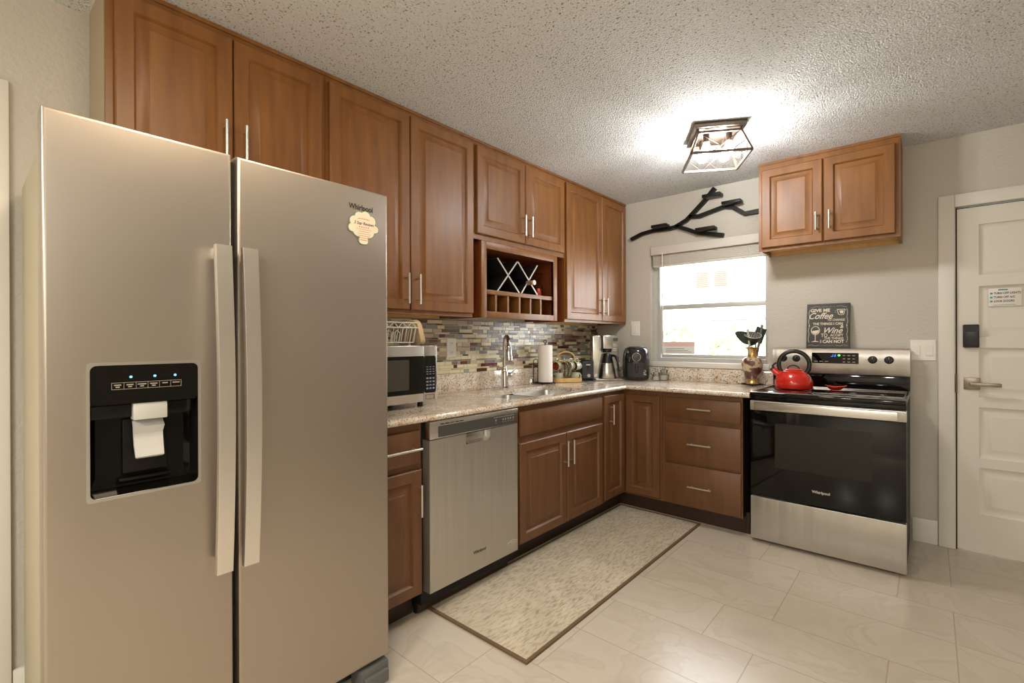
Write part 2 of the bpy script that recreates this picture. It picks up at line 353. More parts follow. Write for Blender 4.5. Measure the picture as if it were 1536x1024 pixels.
# outside, seen through the window
struct(MB().box(-9, 12, .6, 14, -.35, -.3).build('ground', 'paving'))
nb = thing('neighbouring_house', 'sunlit white house across the yard seen through the window', 'house', (-.8, 7.4, -.3))
MB().box(-6, 5, 7.05, 7.6, -.299, 4.6).build('house_wall', 'stucco', nb)
for x in (-1.66, -1.26):
    b = MB(); b.box(x, x+.3, 7.0, 7.045, 2.42, 2.78)
    for k in range(8): b.obox((x+.15, 6.995, 2.45+.042*k), (1, 0, 0), (0, 1, .6), (0, -.6, 1), .13, .012, .004)
    b.build('shutter', 'shutter', nb)
MB().box(-5, 4, 6.98, 7.045, 2.30, 2.33).build('ledge', 'eave', nb)
MB().box(-2.6, .4, 6.3, 7.045, 1.66, 1.70).build('porch_roof', 'eave', nb)
random.seed(4)
def shrub(x, y, wd, h, lab):
    b = MB()
    for k in range(160):
        a, rr = random.uniform(0, 6.28), random.random()**.5
        p = Vector((x+rr*wd*math.cos(a), y+rr*.3*math.sin(a), random.uniform(.1, 1)*h-.3)); d = Vector((random.gauss(0, 1), random.gauss(0, 1), random.gauss(0, 1))).normalized()
        s = d.orthogonal().normalized(); e = d.cross(s)
        b.loops([[p-s*.09, p+e*.05+d*.02, p+s*.09, p-e*.05+d*.02]], cap0=False)
    b.cyl((x, y, -.299), (x, y, h*.6-.3), .03, .015, n=6)
    tag(b.build('shrub', 'leaf', smooth=0, weld=False), lab, 'shrub', 'shrubs outside the window')
shrub(-1.9, 6.2, .45, 1.85, 'pale green shrub outside, seen low at the left of the window glass')
shrub(-.75, 6.2, .4, 1.8, 'pale green shrub outside, seen low at the middle of the window')
shrub(.15, 6.0, .6, 2.1, 'bushy shrub outside behind the vase with utensils')
# entry door with casing
CW = .074
struct(MB().box(DX0-CW, DX0, -.018, 0, 0, DZ+CW, .005).box(DX1, DX1+CW, -.018, 0, 0, DZ+CW, .005).box(DX0, DX1, -.018, 0, DZ, DZ+CW, .005)
       .box(DX0, DX0+.004, 0, .02, 0, DZ).build('trim_2', 'trimw'))
dr = sroot('door_1', (2.45, .045, .005))
lx0, lx1, lf = 2.458, 3.314, .004
b = MB(); b.box(lx0, lx1, lf+.018, lf+.042, .005, DZ-.012)
ZS = [.005, .225, .5, .555, .85, .91, 1.197, 1.26, 1.555, 1.62, 1.915, 2.018]
b.box(lx0, 2.551, lf, lf+.018, .005, DZ-.012).box(3.22, lx1, lf, lf+.018, .005, DZ-.012)
for i in range(0, 12, 2): b.box(2.551, 3.22, lf, lf+.018, ZS[i], ZS[i+1])
fn = py(lf+.018)
for i in range(1, 11, 2): b.panel(fn, 2.551, 3.22, ZS[i], ZS[i+1], [(0, -.001), (0, .009), (.012, .003), (.03, .003), (.05, .012), (.055, .012)])
b.build('door_leaf', 'doorw', dr)
MB().box(2.4505, 2.4575, .002, .045, .0, DZ-.005).box(2.4575, 3.314, .01, .045, DZ-.011, DZ-.006).build('door_gap_seal', 'dark', dr)
MB().box(2.482, 2.552, -.024, lf-.0005, 1.198, 1.333, .006).box(2.485, 2.549, -.0245, -.0235, 1.29, 1.33, mi=1).build('keypad_lock', ['blackpl', 'blackgl'], dr)
hb = MB(); hb.box(2.486, 2.556, -.004, lf-.0005, .952, 1.022, .002); hb.cyl((2.52, -.003, .985), (2.52, -.05, .985), .011).box(2.508, 2.64, -.062, -.048, .975, .996, .003)
hb.build('door_handle', 'bronze', dr)
MB().cyl((2.453, -.004, .93), (2.453, -.004, 1.04), .006, n=8).build('strike_plate', 'bronze', dr)
b = MB(); b.box(2.59, 2.722, lf-.0022+.009-.0065, lf-.0005, 1.432, 1.54, mi=0)
yy = lf-.0062
b = MB(); b.box(2.59, 2.722, -.0020, .0100, 1.435, 1.537, .001)
for k, tx in enumerate(('TURN OFF LIGHTS', 'TURN OFF A/C', 'LOCK DOORS')):
    b.text(tx, .0165, (2.612, -.0021, 1.508-.0225*k), (1, 0, 0), (0, 0, 1), align='LEFT', mi=1, bold=.0004, xs=.78)
    b.panel(py(-.0022), 2.597, 2.607, 1.503-.0225*k, 1.513-.0225*k, [(0, 0), (0, .0003)], mi=2)
b.panel(py(-.0022), 2.63, 2.668, 1.524, 1.531, [(0, 0), (0, .0003)], mi=2).panel(py(-.0022), 2.61, 2.70, 1.441, 1.443, [(0, 0), (0, .0003)], mi=2)
tag(b.build('notice_sticker', ['white', 'ink', 'inkt']), 'white reminder card with black and teal lettering on the white entry door', 'sign')
# doorway casing behind the refrigerator
struct(MB().box(0, .018, -3.865, -3.78, 0, 2.12, .004).box(0, .018, -4.72, -4.635, 0, 2.12, .004).box(0, .018, -4.635, -3.865, 2.035, 2.12, .004).build('trim_3', 'trimw'))
d2 = sroot('door_2', (0, -4.25, 0)); b = MB(); b.box(.001, .012, -4.634, -3.866, .006, 2.034)
for z0, z1 in ((.2, .9), (1.05, 1.9)): b.panel(px(.012), -4.52, -3.98, z0, z1, [(0, 0), (0, .004), (.02, .001), (.04, .004)])
b.build('door_leaf', 'doorw', d2)

# ---------------------------------------------------------------- cabinets
RP = [(0, .0005), (0, .016), (.004, .02), (.050, .02), (.053, .0165), (.058, .0075), (.066, .0075), (.092, .017), (.0945, .0192), (.098, .0192)]
SLAB = [(0, .0005), (0, .014), (.005, .0155), (.012, .02)]
def fbox(b, fn, u0, u1, z0, z1, d0, d1, bev=0, mi=0):
    p, q = fn(u0, z0, d0), fn(u1, z1, d1)
    return b.box(min(p.x, q.x), max(p.x, q.x), min(p.y, q.y), max(p.y, q.y), min(p.z, q.z), max(p.z, q.z), bev, mi)
def pull(fn, u, z, L, vert, parent, d0=.02):
    b = MB(); h = L/2; o = .032; q = h*.72
    f = (lambda a, d: fn(u, z+a, d)) if vert else (lambda a, d: fn(u+a, z, d))
    b.cyl(f(-h, d0+o), f(h, d0+o), .006, n=14)
    for s in (-q, q): b.cyl(f(s, d0), f(s, d0+o), .0045, n=10)
    b.build('handle', 'nickel', parent)
def door(fn, u0, u1, z0, z1, parent, m, h=None, name='door', rings=RP):
    o = MB().panel(fn, u0, u1, z0, z1, rings).build(name, m, parent)
    if h: pull(fn, *h, o)
    return o
def wall_cab(label, fn, u0, u1, z0, z1, dep, doors, hz, sidem='cab', loc=None, slim=0, HL=.15):
    p = fn((u0+u1)/2, z0, -dep); t = thing('wall_cabinet', label, 'cabinet', p, group='wooden wall cabinets')
    b = MB(); fbox(b, fn, u0+.001, u0+.017, z0, z1, -dep+.001, -.0195); fbox(b, fn, u1-.017, u1-.001, z0, z1, -dep+.001, -.0195); fbox(b, fn, u0+.017, u1-.017, z0+.045, z1, -dep+.001, -.03)
    b.build('body', sidem, t)
    b = MB(); fbox(b, fn, u0+.0005, u1-.0005, z0, z1-.0005, -.019, 0); b.build('face_frame', 'cab', t)
    b = MB(); fbox(b, fn, u0+.0175, u1-.0175, z0+.028, z0+.0445, -dep+.002, -.0195); fbox(b, fn, u0+.0175, u1-.0175, z0, z0+.0275, -dep+.002, -dep+.016); b.build('bottom_panel', 'birch', t)
    b = MB(); fbox(b, fn, u0+.0005, u1-.0005, z1-.016, z1-.001, .0003, .006); b.build('scribe_moulding', 'cab', t)
    dz0, dz1 = doors[0]; um = doors[1]
    door(fn, um[0], um[1], dz0, dz1, t, 'cab', (um[1]-.032, hz, HL, True)); door(fn, um[2], um[3], dz0, dz1, t, 'cab', (um[2]+.032, hz, HL, True))
    return t
FX = px(.294)
wall_cab('brown wooden wall cabinet above the refrigerator, two raised-panel doors', FX, -3.575, -2.816, 1.83, H, .294, ((1.86, 2.412), (-3.553, -3.198, -3.192, -2.838)), 2.005, 'side')
wall_cab('tall brown wooden wall cabinet left of the wine rack, partly behind the refrigerator', FX, -2.815, -1.899, 1.386, H, .294, ((1.408, 2.412), (-2.80, -2.363, -2.355, -1.905)), 1.515, HL=.155)
wall_cab('short brown wooden wall cabinet directly above the wine rack', FX, -1.898, -.953, 1.856, H, .294, ((1.888, 2.412), (-1.873, -1.427, -1.421, -.975)), 2.0, HL=.135)
wall_cab('tall brown wooden wall cabinet in the corner beside the window wall', FX, -.952, -.002, 1.386, H, .294, ((1.405, 2.418), (-.943, -.442, -.436, -.03)), 1.522, 'redwood', HL=.14)
FY = py(-.28)
wall_cab('brown wooden wall cabinet hanging alone above the kitchen range', FY, 1.448, 2.208, 1.85, H, .28, ((1.872, 2.398), (1.47, 1.821, 1.829, 2.184)), 2.0, HL=.115)
# wine rack
wr_ = thing('wine_rack', 'open wooden wine rack with crossed bottle dividers and six cubbies', 'wine rack', (.15, -1.43, 1.388))
y0, y1, z0, z1 = -1.822, -1.042, 1.388, 1.8552
b = MB(); b.box(.002, .275, y0, y0+.016, z0, z1).box(.002, .275, y1-.016, y1, z0, z1).box(.002, .275, y0+.016, y1-.016, z0+.02, z0+.036).box(.002, .275, y0+.016, y1-.016, z1-.036, z1).box(.002, .012, y0+.016, y1-.016, z0+.036, z1-.036)
b.build('case', 'redwood', wr_)
b = MB(); b.box(.2755, .294, y0, -1.777, z0, z1, .001).box(.2755, .294, -1.087, y1, z0, z1, .001).box(.2755, .294, -1.777, -1.087, z0, 1.428, .001).box(.2755, .294, -1.777, -1.087, 1.811, z1, .001).build('face_frame', 'cab', wr_)
MB().box(.013, .285, -1.80, -1.09, 1.535, 1.562, .001).build('shelf', 'cab', wr_)
ys = [-1.777+.115*k+.0 for k in range(6)]
for k in range(1, 6): 
    y = -1.777+.690/6*k-.02
    MB().box(.013, .283, y-.008, y+.008, 1.4245, 1.5345).build('divider', 'cab', wr_)
for (a, c) in (((-1.645, 1.774), (-1.432, 1.567)), ((-1.645, 1.567), (-1.452, 1.774)), ((-1.445, 1.774), (-1.235, 1.567)), ((-1.41, 1.567), (-1.235, 1.774))):
    MB().bar((.14, a[0], a[1]-.002), (.14, c[0], c[1]-.002), .24, .007, up=(0, a[1]-c[1], c[0]-a[0])).build('cross_divider', 'blackmat', wr_)
    MB().bar((.2625, a[0], a[1]-.002), (.2625, c[0], c[1]-.002), .004, .009, up=(0, a[1]-c[1], c[0]-a[0])).build('divider_edge', 'silver', wr_)
MB().box(.0125, .016, -1.75, -1.2, 1.5625, 1.80).build('back_panel', 'blackmat', wr_)
wbt = thing('wine_bottle', 'wine bottle lying in the crossed dividers, foil neck pointing out', 'bottle', (.2, -1.335, 1.64), local=True); wbt.rotation_euler = (0, R(90), 0)
MB().lathe([(0, -.17), (.034, -.168), (.037, -.16), (.037, -.02), (.03, .01), (.016, .04), (.0145, .075)], (0, 0, 0)).build('bottle_body', 'blackgl', wbt)
MB().lathe([(.0155, .045), (.0155, .105), (.0, .106)], (0, 0, 0)).build('neck_foil', mat('pinkish foil', S(178, 146, 130), .35, .3), wbt)
MB().lathe([(0, .1065), (.0165, .107), (.0165, .117), (0, .118)], (0, 0, 0)).build('cap', 'white', wbt)
wg = thing('wine_glass', 'clear stemmed glass upside down in the wine rack with red in its bowl', 'glass', (.21, -1.16, 1.5625), local=True)
MB().lathe([(.028, 0), (.034, .04), (.032, .07), (.012, .095), (.005, .105), (.004, .13), (.007, .137), (.004, .145), (.005, .155), (.032, .162), (.034, .165), (0, .167)], (0, 0, 0)).build('bowl_and_stem', 'clear', wg)
MB().lathe([(0, .002), (.019, .003), (.024, .03), (.012, .06), (0, .062)], (0, 0, 0)).build('red_candle', 'red', wg)

def base_cab(label, fn, u0, u1, dep, lu=None):
    t = thing('base_cabinet', label, 'cabinet', fn((u0+u1)/2, 0, -dep/2), group='dark brown base cabinets')
    b = MB(); fbox(b, fn, u0+.001, u0+.018, .112, .884, -dep, -.0195); fbox(b, fn, u1-.018, u1-.001, .112, .884, -dep, -.0195); fbox(b, fn, u0+.018, u1-.018, .112, .13, -dep, -.0195); fbox(b, fn, u0+.018, u1-.018, .13, .884, -dep, -dep+.01); b.build('body', 'kick', t)  # body coloured dark to paint the shade in the gap beside the range
    b = MB(); fbox(b, fn, u0+.0005, u1-.0005, .112, .8845, -.019, 0); b.build('face_frame', 'cabd', t)
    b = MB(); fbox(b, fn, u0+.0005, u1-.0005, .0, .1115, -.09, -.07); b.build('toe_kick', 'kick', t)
    return t
BX, BY = px(.609), py(-.635)
t = base_cab('dark brown base cabinet with one drawer and one door between refrigerator and dishwasher', BX, -2.86, -2.532, .58)
o = MB().panel(BX, -2.845, -2.546, .705, .850, SLAB).build('drawer', 'cabd', t); pull(BX, -2.66, .775, .19, False, o)
door(BX, -2.845, -2.541, .122, .677, t, 'cabd', (-2.568, .548, .14, True))
t = base_cab('dark brown base cabinet under the sink with a plain front panel and two doors', BX, -1.902, -.957, .58)
MB().panel(BX, -1.86, -.972, .715, .852, SLAB).build('false_drawer_front', 'cabd', t)
door(BX, -1.86, -1.413, .118, .676, t, 'cabd', (-1.44, .552, .155, True)); door(BX, -1.404, -.972, .118, .676, t, 'cabd', (-1.375, .552, .15, True))
t = thing('base_cabinet', 'dark brown corner base cabinet with two narrow doors meeting at the inside corner', 'cabinet', (.5, -.5, 0), group='dark brown base cabinets')
MB().box(.03, .5895, -.956, -.03, .112, .884).box(.5895, .908, -.6155, -.03, .112, .884).build('body', 'redwood', t)
MB().box(.59, .609, -.956, -.635, .112, .8845).box(.59, .908, -.635, -.616, .112, .8845).build('face_frame', 'cabd', t)
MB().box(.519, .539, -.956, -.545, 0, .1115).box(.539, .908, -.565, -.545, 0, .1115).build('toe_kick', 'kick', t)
door(BX, -.944, -.659, .128, .856, t, 'cabd', (-.875, .725, .14, True)); door(BY, .634, .893, .128, .852, t, 'cabd')
t = base_cab('dark brown base cabinet with three drawers beside the range', BY, .91, 1.44, .58)
for a, c, h in ((.713, .85, .784), (.411, .68, .548), (.122, .396, .262)):
    o = MB().panel(BY, .935, 1.431, a, c, SLAB).build('drawer', 'cabd', t); pull(BY, 1.18, h, .155, False, o)
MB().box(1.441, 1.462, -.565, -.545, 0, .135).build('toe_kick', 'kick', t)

# ---------------------------------------------------------------- counter, sink, backsplash
ct = thing('countertop', 'speckled beige granite countertop running round the corner', 'countertop', (.3, -1.4, .886))
SX0, SX1, SY0, SY1 = .19, .565, -1.84, -1.055
CX, CY, z0, z1 = .636, -.661, .8855, .915
b = MB()
b.box(.001, CX, -2.86, SY0, z0, z1).box(.001, SX0, SY0, SY1, z0, z1).box(SX1, CX, SY0, SY1, z0, z1).box(.001, CX, SY1, CY, z0, z1).box(.001, 1.4895, CY, -.001, z0, z1)
def nose(b, pts, r=.0148):
    zc = (z0+z1)/2
    for p, q in zip(pts, pts[1:]): b.cyl((*p, zc), (*q, zc), r, n=20)
    for p in pts[1:-1]: b.lathe([(0, -r)]+[(r*math.cos(R(a)), r*math.sin(R(a))) for a in range(-75, 90, 15)]+[(0, r)], (*p, zc), n=20)
nose(b, [(CX, -2.86), (CX, CY), (1.4895, CY)])
b.build('slab', 'granite', ct)
MB().box(.001, .02, -2.86, -.021, .9155, 1.036, .002).box(.001, 1.4895, -.02, -.001, .9155, 1.02, .002).build('upstand', 'granite', ct)
sk = thing('kitchen_sink', 'double bowl stainless steel sink set under the granite counter', 'sink', (.37, -1.45, .72))
def bowl(y0, y1):
    fn = lambda u, v, d: Vector((u, v, d))
    b = MB(); ls = []
    for i, z, r in ((0, .885, .05), (.004, .84, .05), (.012, .72, .05), (.03, .695, .05), (.07, .69, .04)):
        ls.append([Vector((u, v, z)) for u, v in rrect(SX0-.004+i, SX1+.004-i, y0+i, y1-i, r)])
    b.loops(ls, cap0=False)
    b.lathe([(.04, .6915), (.032, .688), (0, .688)], ((SX0+SX1)/2-.04, (y0+y1)/2, 0), cap0=False)
    return b.build('bowl', 'steelsink', sk, recalc=False)
bowl(SY0-.004, -1.475); bowl(-1.445, SY1+.004)
MB().box(SX0, SX1, -1.4745, -1.4455, .86, .88, .004).build('divider', 'steelsink', sk)
# mosaic
random.seed(11); b = MB(); z = 1.037; rows = [.022, .011, .022, .022, .011, .022, .011, .022]; k = 0
b.box(.001, .005, -2.85, -.001, 1.0365, 1.384, mi=6)
while z < 1.382:
    h = min(rows[k % 8], 1.384-z); y = -2.85
    if h > .004:
        while y < -.003:
            L = random.choice((.03, .045, .06, .075, .1, .12)) if h > .015 else random.choice((.05, .075, .1, .13))
            L = min(L, -.002-y)
            wts = (42, 15, 16, 14, 8, 5) if h > .015 else (26, 18, 16, 20, 8, 12)
            if L > .006: b.panel(px(.005), y+.001, y+L-.001, z+.001, z+h-.001, [(0, 0), (0, .0022), (.0008, .003)], mi=random.choices(range(6), wts)[0])
            y += L
    z += h; k += 1
struct(b.build('trim_4', TILES, smooth=0, weld=False))
# ---------------------------------------------------------------- refrigerator
fr = thing('refrigerator', 'large side by side stainless steel refrigerator with ice and water dispenser', 'refrigerator', (.44, -3.31, 0))
MB().box(.04, .745, -3.752, -2.877, .03, 1.765, .004).build('case', mat('textured grey case', S(186, 176, 152), .5, bump=(300, (1, 1, 1), .15, .0005)), fr)
MB().box(.60, .76, -3.74, -2.89, .035, .094).build('base_grille', 'blackpl', fr)
FD = .833
def fdoor(name, y0, y1, z0, z1, hole=None):
    b = MB(); q = lambda i, x: [Vector((x, y0+i, z0+i)), Vector((x, y1-i, z0+i)), Vector((x, y1-i, z1-i)), Vector((x, y0+i, z1-i))]
    ls = [q(0, .766), q(0, FD-.008), q(.0015, FD-.003), q(.005, FD-.0006), q(.009, FD)]
    if hole:
        a, c, e, f = hole; ls += [[Vector((x, a, e)), Vector((x, c, e)), Vector((x, c, f)), Vector((x, a, f))] for x in (FD, .7665)]
        b.loops(ls, cap0=False, cap1=False); b.loops([ls[0], ls[-1]], False, False)
    else: b.loops(ls)
    return b.build(name, 'steel', fr, smooth=30)
HY0, HY1, HZ0, HZ1 = -3.690, -3.467, .870, 1.190
fd = fdoor('freezer_door', -3.771, -3.381, .1, 1.781, (HY0-.004, HY1+.004, HZ0-.004, HZ1+.004))
rd = fdoor('refrigerator_door', -3.366, -2.858, .1, 1.781)
MB().box(.70, .80, -3.3805, -3.3665, .1, 1.77).build('door_gasket', 'dark', fr)
def fhandle(y, par):
    b = MB(); ls = []
    for i in range(25):
        s = i/24; z = .610+s*.903; x = .862+.024*math.sin(math.pi*s)
        ls.append([Vector((x+dx, y+dy, z)) for dx, dy in ((.012, -.0195), (.012, .0195), (.0105, .0205), (-.006, .0205), (-.007, .019), (-.007, -.019), (-.006, -.0205), (.0105, -.0205))])
    b.loops(ls)
    for z in (.63, 1.493): b.box(FD+.0005, .862, y-.014, y+.014, z-.016, z+.016, .003)
    return b.build('handle', 'handlest', par, smooth=30)
fhandle(-3.414, fd); fhandle(-3.345, rd)
P = lambda u, v, d: Vector((FD+d, u, v))
MB().ring(rrect(HY0-.007, HY1+.007, HZ0-.007, HZ1+.007, .008), rrect(HY0, HY1, HZ0, HZ1, .014), P, .0002, .0025).build('dispenser_rim', 'steel2', fd)
dp = MB(); dp.prism(rrect(HY0+.0005, HY1-.0005, 1.094, HZ1-.0005, .012), P, -.02, .0015); dp.build('dispenser_panel', 'recess', fd)
b = MB()   # recess shell open to the front
q = lambda i, x, zb=0, zt=0: [Vector((x, HY0+i, HZ0+i+zb)), Vector((x, HY1-i, HZ0+i+zb)), Vector((x, HY1-i, 1.0935+zt)), Vector((x, HY0+i, 1.0935+zt))]
b.loops([q(-.0035, FD-.001), q(.0, FD-.004), q(.006, FD-.05, .004), q(.018, .772, .02)], cap0=False, cap1=True)
b.build('dispenser_recess', 'recess', fd, recalc=False)
MB().box(.775, .815, HY0+.002, HY1-.002, 1.058, 1.093, .002).build('dispenser_lip', 'recess', fd)
MB().box(.80, FD-.0015, -3.607, -3.535, 1.050, 1.0935, .003).build('dispenser_spout', 'greyw', fd)
b = MB(); b.loops([[Vector((x, -3.571+wd*s, z)) for s, x in ((-1, xx), (1, xx), (1, xx-.008), (-1, xx-.008))] for xx, z, wd in ((.800, 1.046, .032), (.815, 1.03, .033), (.806, 1.012, .031), (.812, .985, .031), (.824, .955, .030), (.820, .951, .028))])
b.build('dispenser_paddle', 'greyw', fd)
MB().box(.773, .783, -3.62, -3.525, .905, 1.05, .002).box(.774, .80, -3.63, -3.52, .893, .903, .003).build('dispenser_back_plate', 'recess', fd)
b = MB(); yc = -3.582
b.ring([(-3.650, 1.130), (-3.505, 1.130), (-3.505, 1.147), (-3.650, 1.147)], [(-3.649, 1.131), (-3.506, 1.131), (-3.506, 1.146), (-3.649, 1.146)], P, .0016, .0019)
for k in range(1, 6): b.box(FD+.0016, FD+.0019, -3.650+.0242*k-.0004, -3.650+.0242*k+.0004, 1.131, 1.146)
for k, wd in enumerate((.007, .007, .009, .008, .006, .008)):
    b.box(FD+.0016, FD+.0019, -3.638+.0242*k-wd, -3.638+.0242*k+wd, 1.1395, 1.1425)
    if k < 4: b.box(FD+.0016, FD+.0019, -3.638+.0242*k-.004, -3.638+.0242*k+.004, 1.1345, 1.1375)
b.build('dispenser_lettering', 'inkg', fd)
for y in (-3.612, -3.563, -3.519): MB().prism(circ(y, 1.160, .0032), P, .0012, .0022).build('indicator_light', 'led', fd)
MB().text('Whirlpool', .0265, (FD, -2.967, 1.713), (0, 1, 0), (0, 0, 1), bold=.0006, xs=.84).build('brand_lettering', 'ink', rd)
b = MB(); b.box(.765, .838, -2.975, -2.862, .012, .085, .006).box(.80, .853, -2.967, -2.87, .014, .06, .006); b.build('hinge_foot', 'greypl', fr)
for y in (-3.765, -2.93): MB().box(.68, .755, y, y+.065, 1.7655, 1.787, .004).build('hinge_cover', 'greypl', fr)
for x in (.1, .57):
    for y in (-3.7, -2.93): MB().cyl((x, y, 0), (x, y, .0305), .02).build('leveling_foot', 'blackpl', fr)
# shell-shaped magnet on the refrigerator
mo = []
ctr = [(-.044, -.006, .014), (-.036, .018, .017), (-.016, .034, .018), (.008, .038, .019), (.03, .026, .018), (.046, .0, .013)]
def shell(g):
    pts = []
    for k in range(180):
        a = 2*math.pi*k/180; dx, dz = math.cos(a), math.sin(a); best = .0
        for cx_, cz_, r in ctr+[(0, .005, .034), (.0, -.03, .012), (-.006, -.046, .012), (.006, -.046, .012), (0, -.046, .0125), (-.02, -.012, .022), (.02, -.012, .022)]:
            bq = dx*cx_+dz*cz_; cq = cx_*cx_+cz_*cz_-(r+g)**2; D = bq*bq-cq
            if D > 0: best = max(best, bq+D**.5)
        pts.append((-2.958+dx*best, 1.648+dz*best-.002))
    return pts
b = MB(); b.prism(shell(.0025), P, .0003, .0018, mi=1); b.prism(shell(0), P, .0018, .0022, mi=0)
b.text('5 Star Reviews', .0155, (FD+.002, -2.957, 1.659), (0, 1, 0), (0, 0, 1), mi=2, shear=.3, bold=.0002, xs=.83)
for k in range(9): b.box(FD+.0022, FD+.0025, -2.980+.0052*k, -2.977+.0052*k, 1.6745-.0001*(k-4)**2, 1.6775-.0001*(k-4)**2, mi=3)
for k in range(5):
    s = []
    for j in range(10): a = R(90+36*j); r = .0032 if j % 2 == 0 else .0014; s.append((-2.957+.0085*(k-2)+r*math.cos(a), 1.6465+r*math.sin(a)))
    b.prism(s, P, .0022, .0025, mi=3)
for k, wd in enumerate((.03, .022, .026, .024, .02, .018)): b.box(FD+.0022, FD+.0025, -2.957-wd, -2.957+wd, 1.638-.0075*k, 1.6392-.0075*k, mi=3 if k % 2 else 4)
b.box(FD+.0022, FD+.0025, -2.968, -2.946, 1.601, 1.6022, mi=4)
tag(b.build('magnet', ['magnet', 'teal', 'ink', 'inkr', 'inkg']), 'cream shell-shaped magnet with review lettering on the refrigerator door', 'magnet')

# ---------------------------------------------------------------- dishwasher
dw = thing('dishwasher', 'stainless steel dishwasher built in beside the sink cabinet', 'dishwasher', (.35, -2.215, 0))
MB().box(.05, .60, -2.526, -1.908, .05, .882).box(.54, .56, -2.526, -1.908, .0, .049).build('tub', 'dark', dw)
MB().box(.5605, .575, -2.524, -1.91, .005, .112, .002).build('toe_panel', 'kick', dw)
y0, y1, DF = -2.515, -1.909, .649; ha, hc, he = -2.29, -2.123, .748
b = MB()
b.box(.601, DF, y0, ha, .115, .8, .0).box(.601, DF, hc, y1, .115, .8).box(.601, DF, ha, hc, .115, he)
d = b.build('door', 'steelb', dw, smooth=0)
b = MB()
hs = [[Vector((DF-.032*math.sin(t*math.pi/2)-.0005*0, u, v)) for u, v in [(ha+i, .7995), (ha+i, he+.012+i*.6), (ha+.014+i, he+i*.8), (hc-.014-i, he+i*.8), (hc-i, he+.012+i*.6), (hc-i, .7995)]] for t, i in ((0, 0), (.35, .003), (.7, .01), (1, .028))]
b.loops(hs, cap0=False, recalc=False) if False else b.loops(hs, cap0=False)
b.build('pocket_handle', 'steel2', d, recalc=False)
b = MB(); b.box(.601, .653, y0-.002, y1+.001, .803, .883, .004); cp = b.build('control_panel', 'steel2', dw)
Pd = lambda u, v, dd: Vector((.653+dd, u, v))
b = MB(); b.prism(rrect(-2.468, -1.932, .809, .860, .003), Pd, .0001, .0012, mi=0)
for k in range(5): b.box(.6531, .6542, -2.455+.03*k, -2.432+.03*k, .866, .870, mi=1)
b.build('control_strip', ['dgrey', 'dark'], cp)
b = MB()
for k in range(9): b.box(.6542, .6545, -2.10+.018*k, -2.088+.018*k, .851, .8535)
b.build('control_lettering', 'silver', cp)
for y in (-2.085, -2.03, -2.012, -1.99, -1.972, -1.95): MB().ring(circ(y, .838, .005, 12), circ(y, .838, .003, 12), Pd, .0012, .0015).box(.6542, .6545, y-.005, y+.005, .824, .8255).build('button', 'silver', cp)
Pq = lambda u, v, dd: Vector((DF+dd, u, v))
MB().text('Whirlpool', .021, (DF, -2.20, .207), (0, 1, 0), (0, 0, 1), bold=.0006).build('brand_lettering', 'ink', d)
MB().ring(circ(-1.955, .172, .036, 32, .012), circ(-1.955, .172, .031, 32, .008), Pq, .0002, .002).prism(circ(-1.955, .172, .012, 16, .004), Pq, .0002, .0015).build('oval_badge', 'chrome', d)

# ---------------------------------------------------------------- range
rg = thing('kitchen_range', 'freestanding stainless steel electric range with black glass oven door', 'range', (1.868, -.34, 0))
x0, x1 = 1.492, 2.245; RF = -.667
MB().box(x0+.003, x1-.003, -.62, -.02, .03, .903).build('body', 'blackmat', rg)
for x in (x0+.06, x1-.06):
    for y in (-.60, -.06): MB().cyl((x, y, 0), (x, y, .031), .016, n=12).build('foot', 'blackpl', rg)
MB().box(x0+.001, x1-.001, RF, -.621, .022, .283, .004).build('storage_drawer', 'steelb', rg)
od = MB().box(x0+.001, x1-.001, RF, -.621, .292, .8145, .003).build('oven_door', 'blackgl', rg)
MB().box(x0+.0005, x1-.0005, RF-.003, -.621, .815, .873, .003).build('top_rail', 'steelb', od)
b = MB(); b.box(x0+.03, x1-.035, RF-.036, RF-.022, .821, .869, .003)
for x in (x0+.06, x1-.065): b.box(x-.015, x+.015, RF-.023, RF-.0028, .828, .862, .002)
b.build('handle', 'steel2', od)
PR = lambda u, v, d: Vector((u, RF-d, v))
MB().prism(rrect(1.63, 2.10, .475, .745, .01), PR, .0001, .0007).build('oven_window', mat('tinted oven window', S(24, 22, 16), .07, spec=.38), od)
MB().text('Whirlpool', .021, (1.865, RF, .372), (1, 0, 0), (0, 0, 1), bold=.0006, out=.0008).build('brand_lettering', 'silver', od)
MB().box(x0+.001, x1-.001, -.655, -.621, .876, .9025, .003).build('vent_trim', 'blackgl', rg)
b = MB(); b.box(x0, x1, -.688, -.021, .9035, .929, .008); ck = b.build('cooktop', 'blackgl', rg)
b = MB(); q = lambda i, z: [Vector((x0+.012+i, -.672+i, z)), Vector((x1-.012-i, -.672+i, z)), Vector((x1-.012-i, -.11-i, z)), Vector((x0+.012+i, -.11-i, z))]
b.loops([q(0, .9292), q(.001, .9312), q(.005, .9312), q(.006, .9292)], False, False); b.build('cooktop_trim', 'bronze', ck)
b = MB()
for cx_, cy_, r in ((1.68, -.24, .085), (2.06, -.24, .085), (1.68, -.50, .11), (2.06, -.50, .095)):
    b.ring(circ(cx_, cy_, r, 48), circ(cx_, cy_, r-.0022, 48), lambda u, v, d: Vector((u, v, .9291+d)), 0, .0003)
b.build('burner_ring', 'inkg', ck)
MB().box(x0+.001, x1-.001, -.09, -.021, .9295, 1.018, .002).build('backguard_base', 'blackgl', rg)
b = MB(); q = lambda x: [Vector((x, -.022, 1.0185)), Vector((x, -.104, 1.0185)), Vector((x, -.106, 1.024)), Vector((x, -.098, 1.176)), Vector((x, -.094, 1.187)), Vector((x, -.085, 1.191)), Vector((x, -.022, 1.191))]
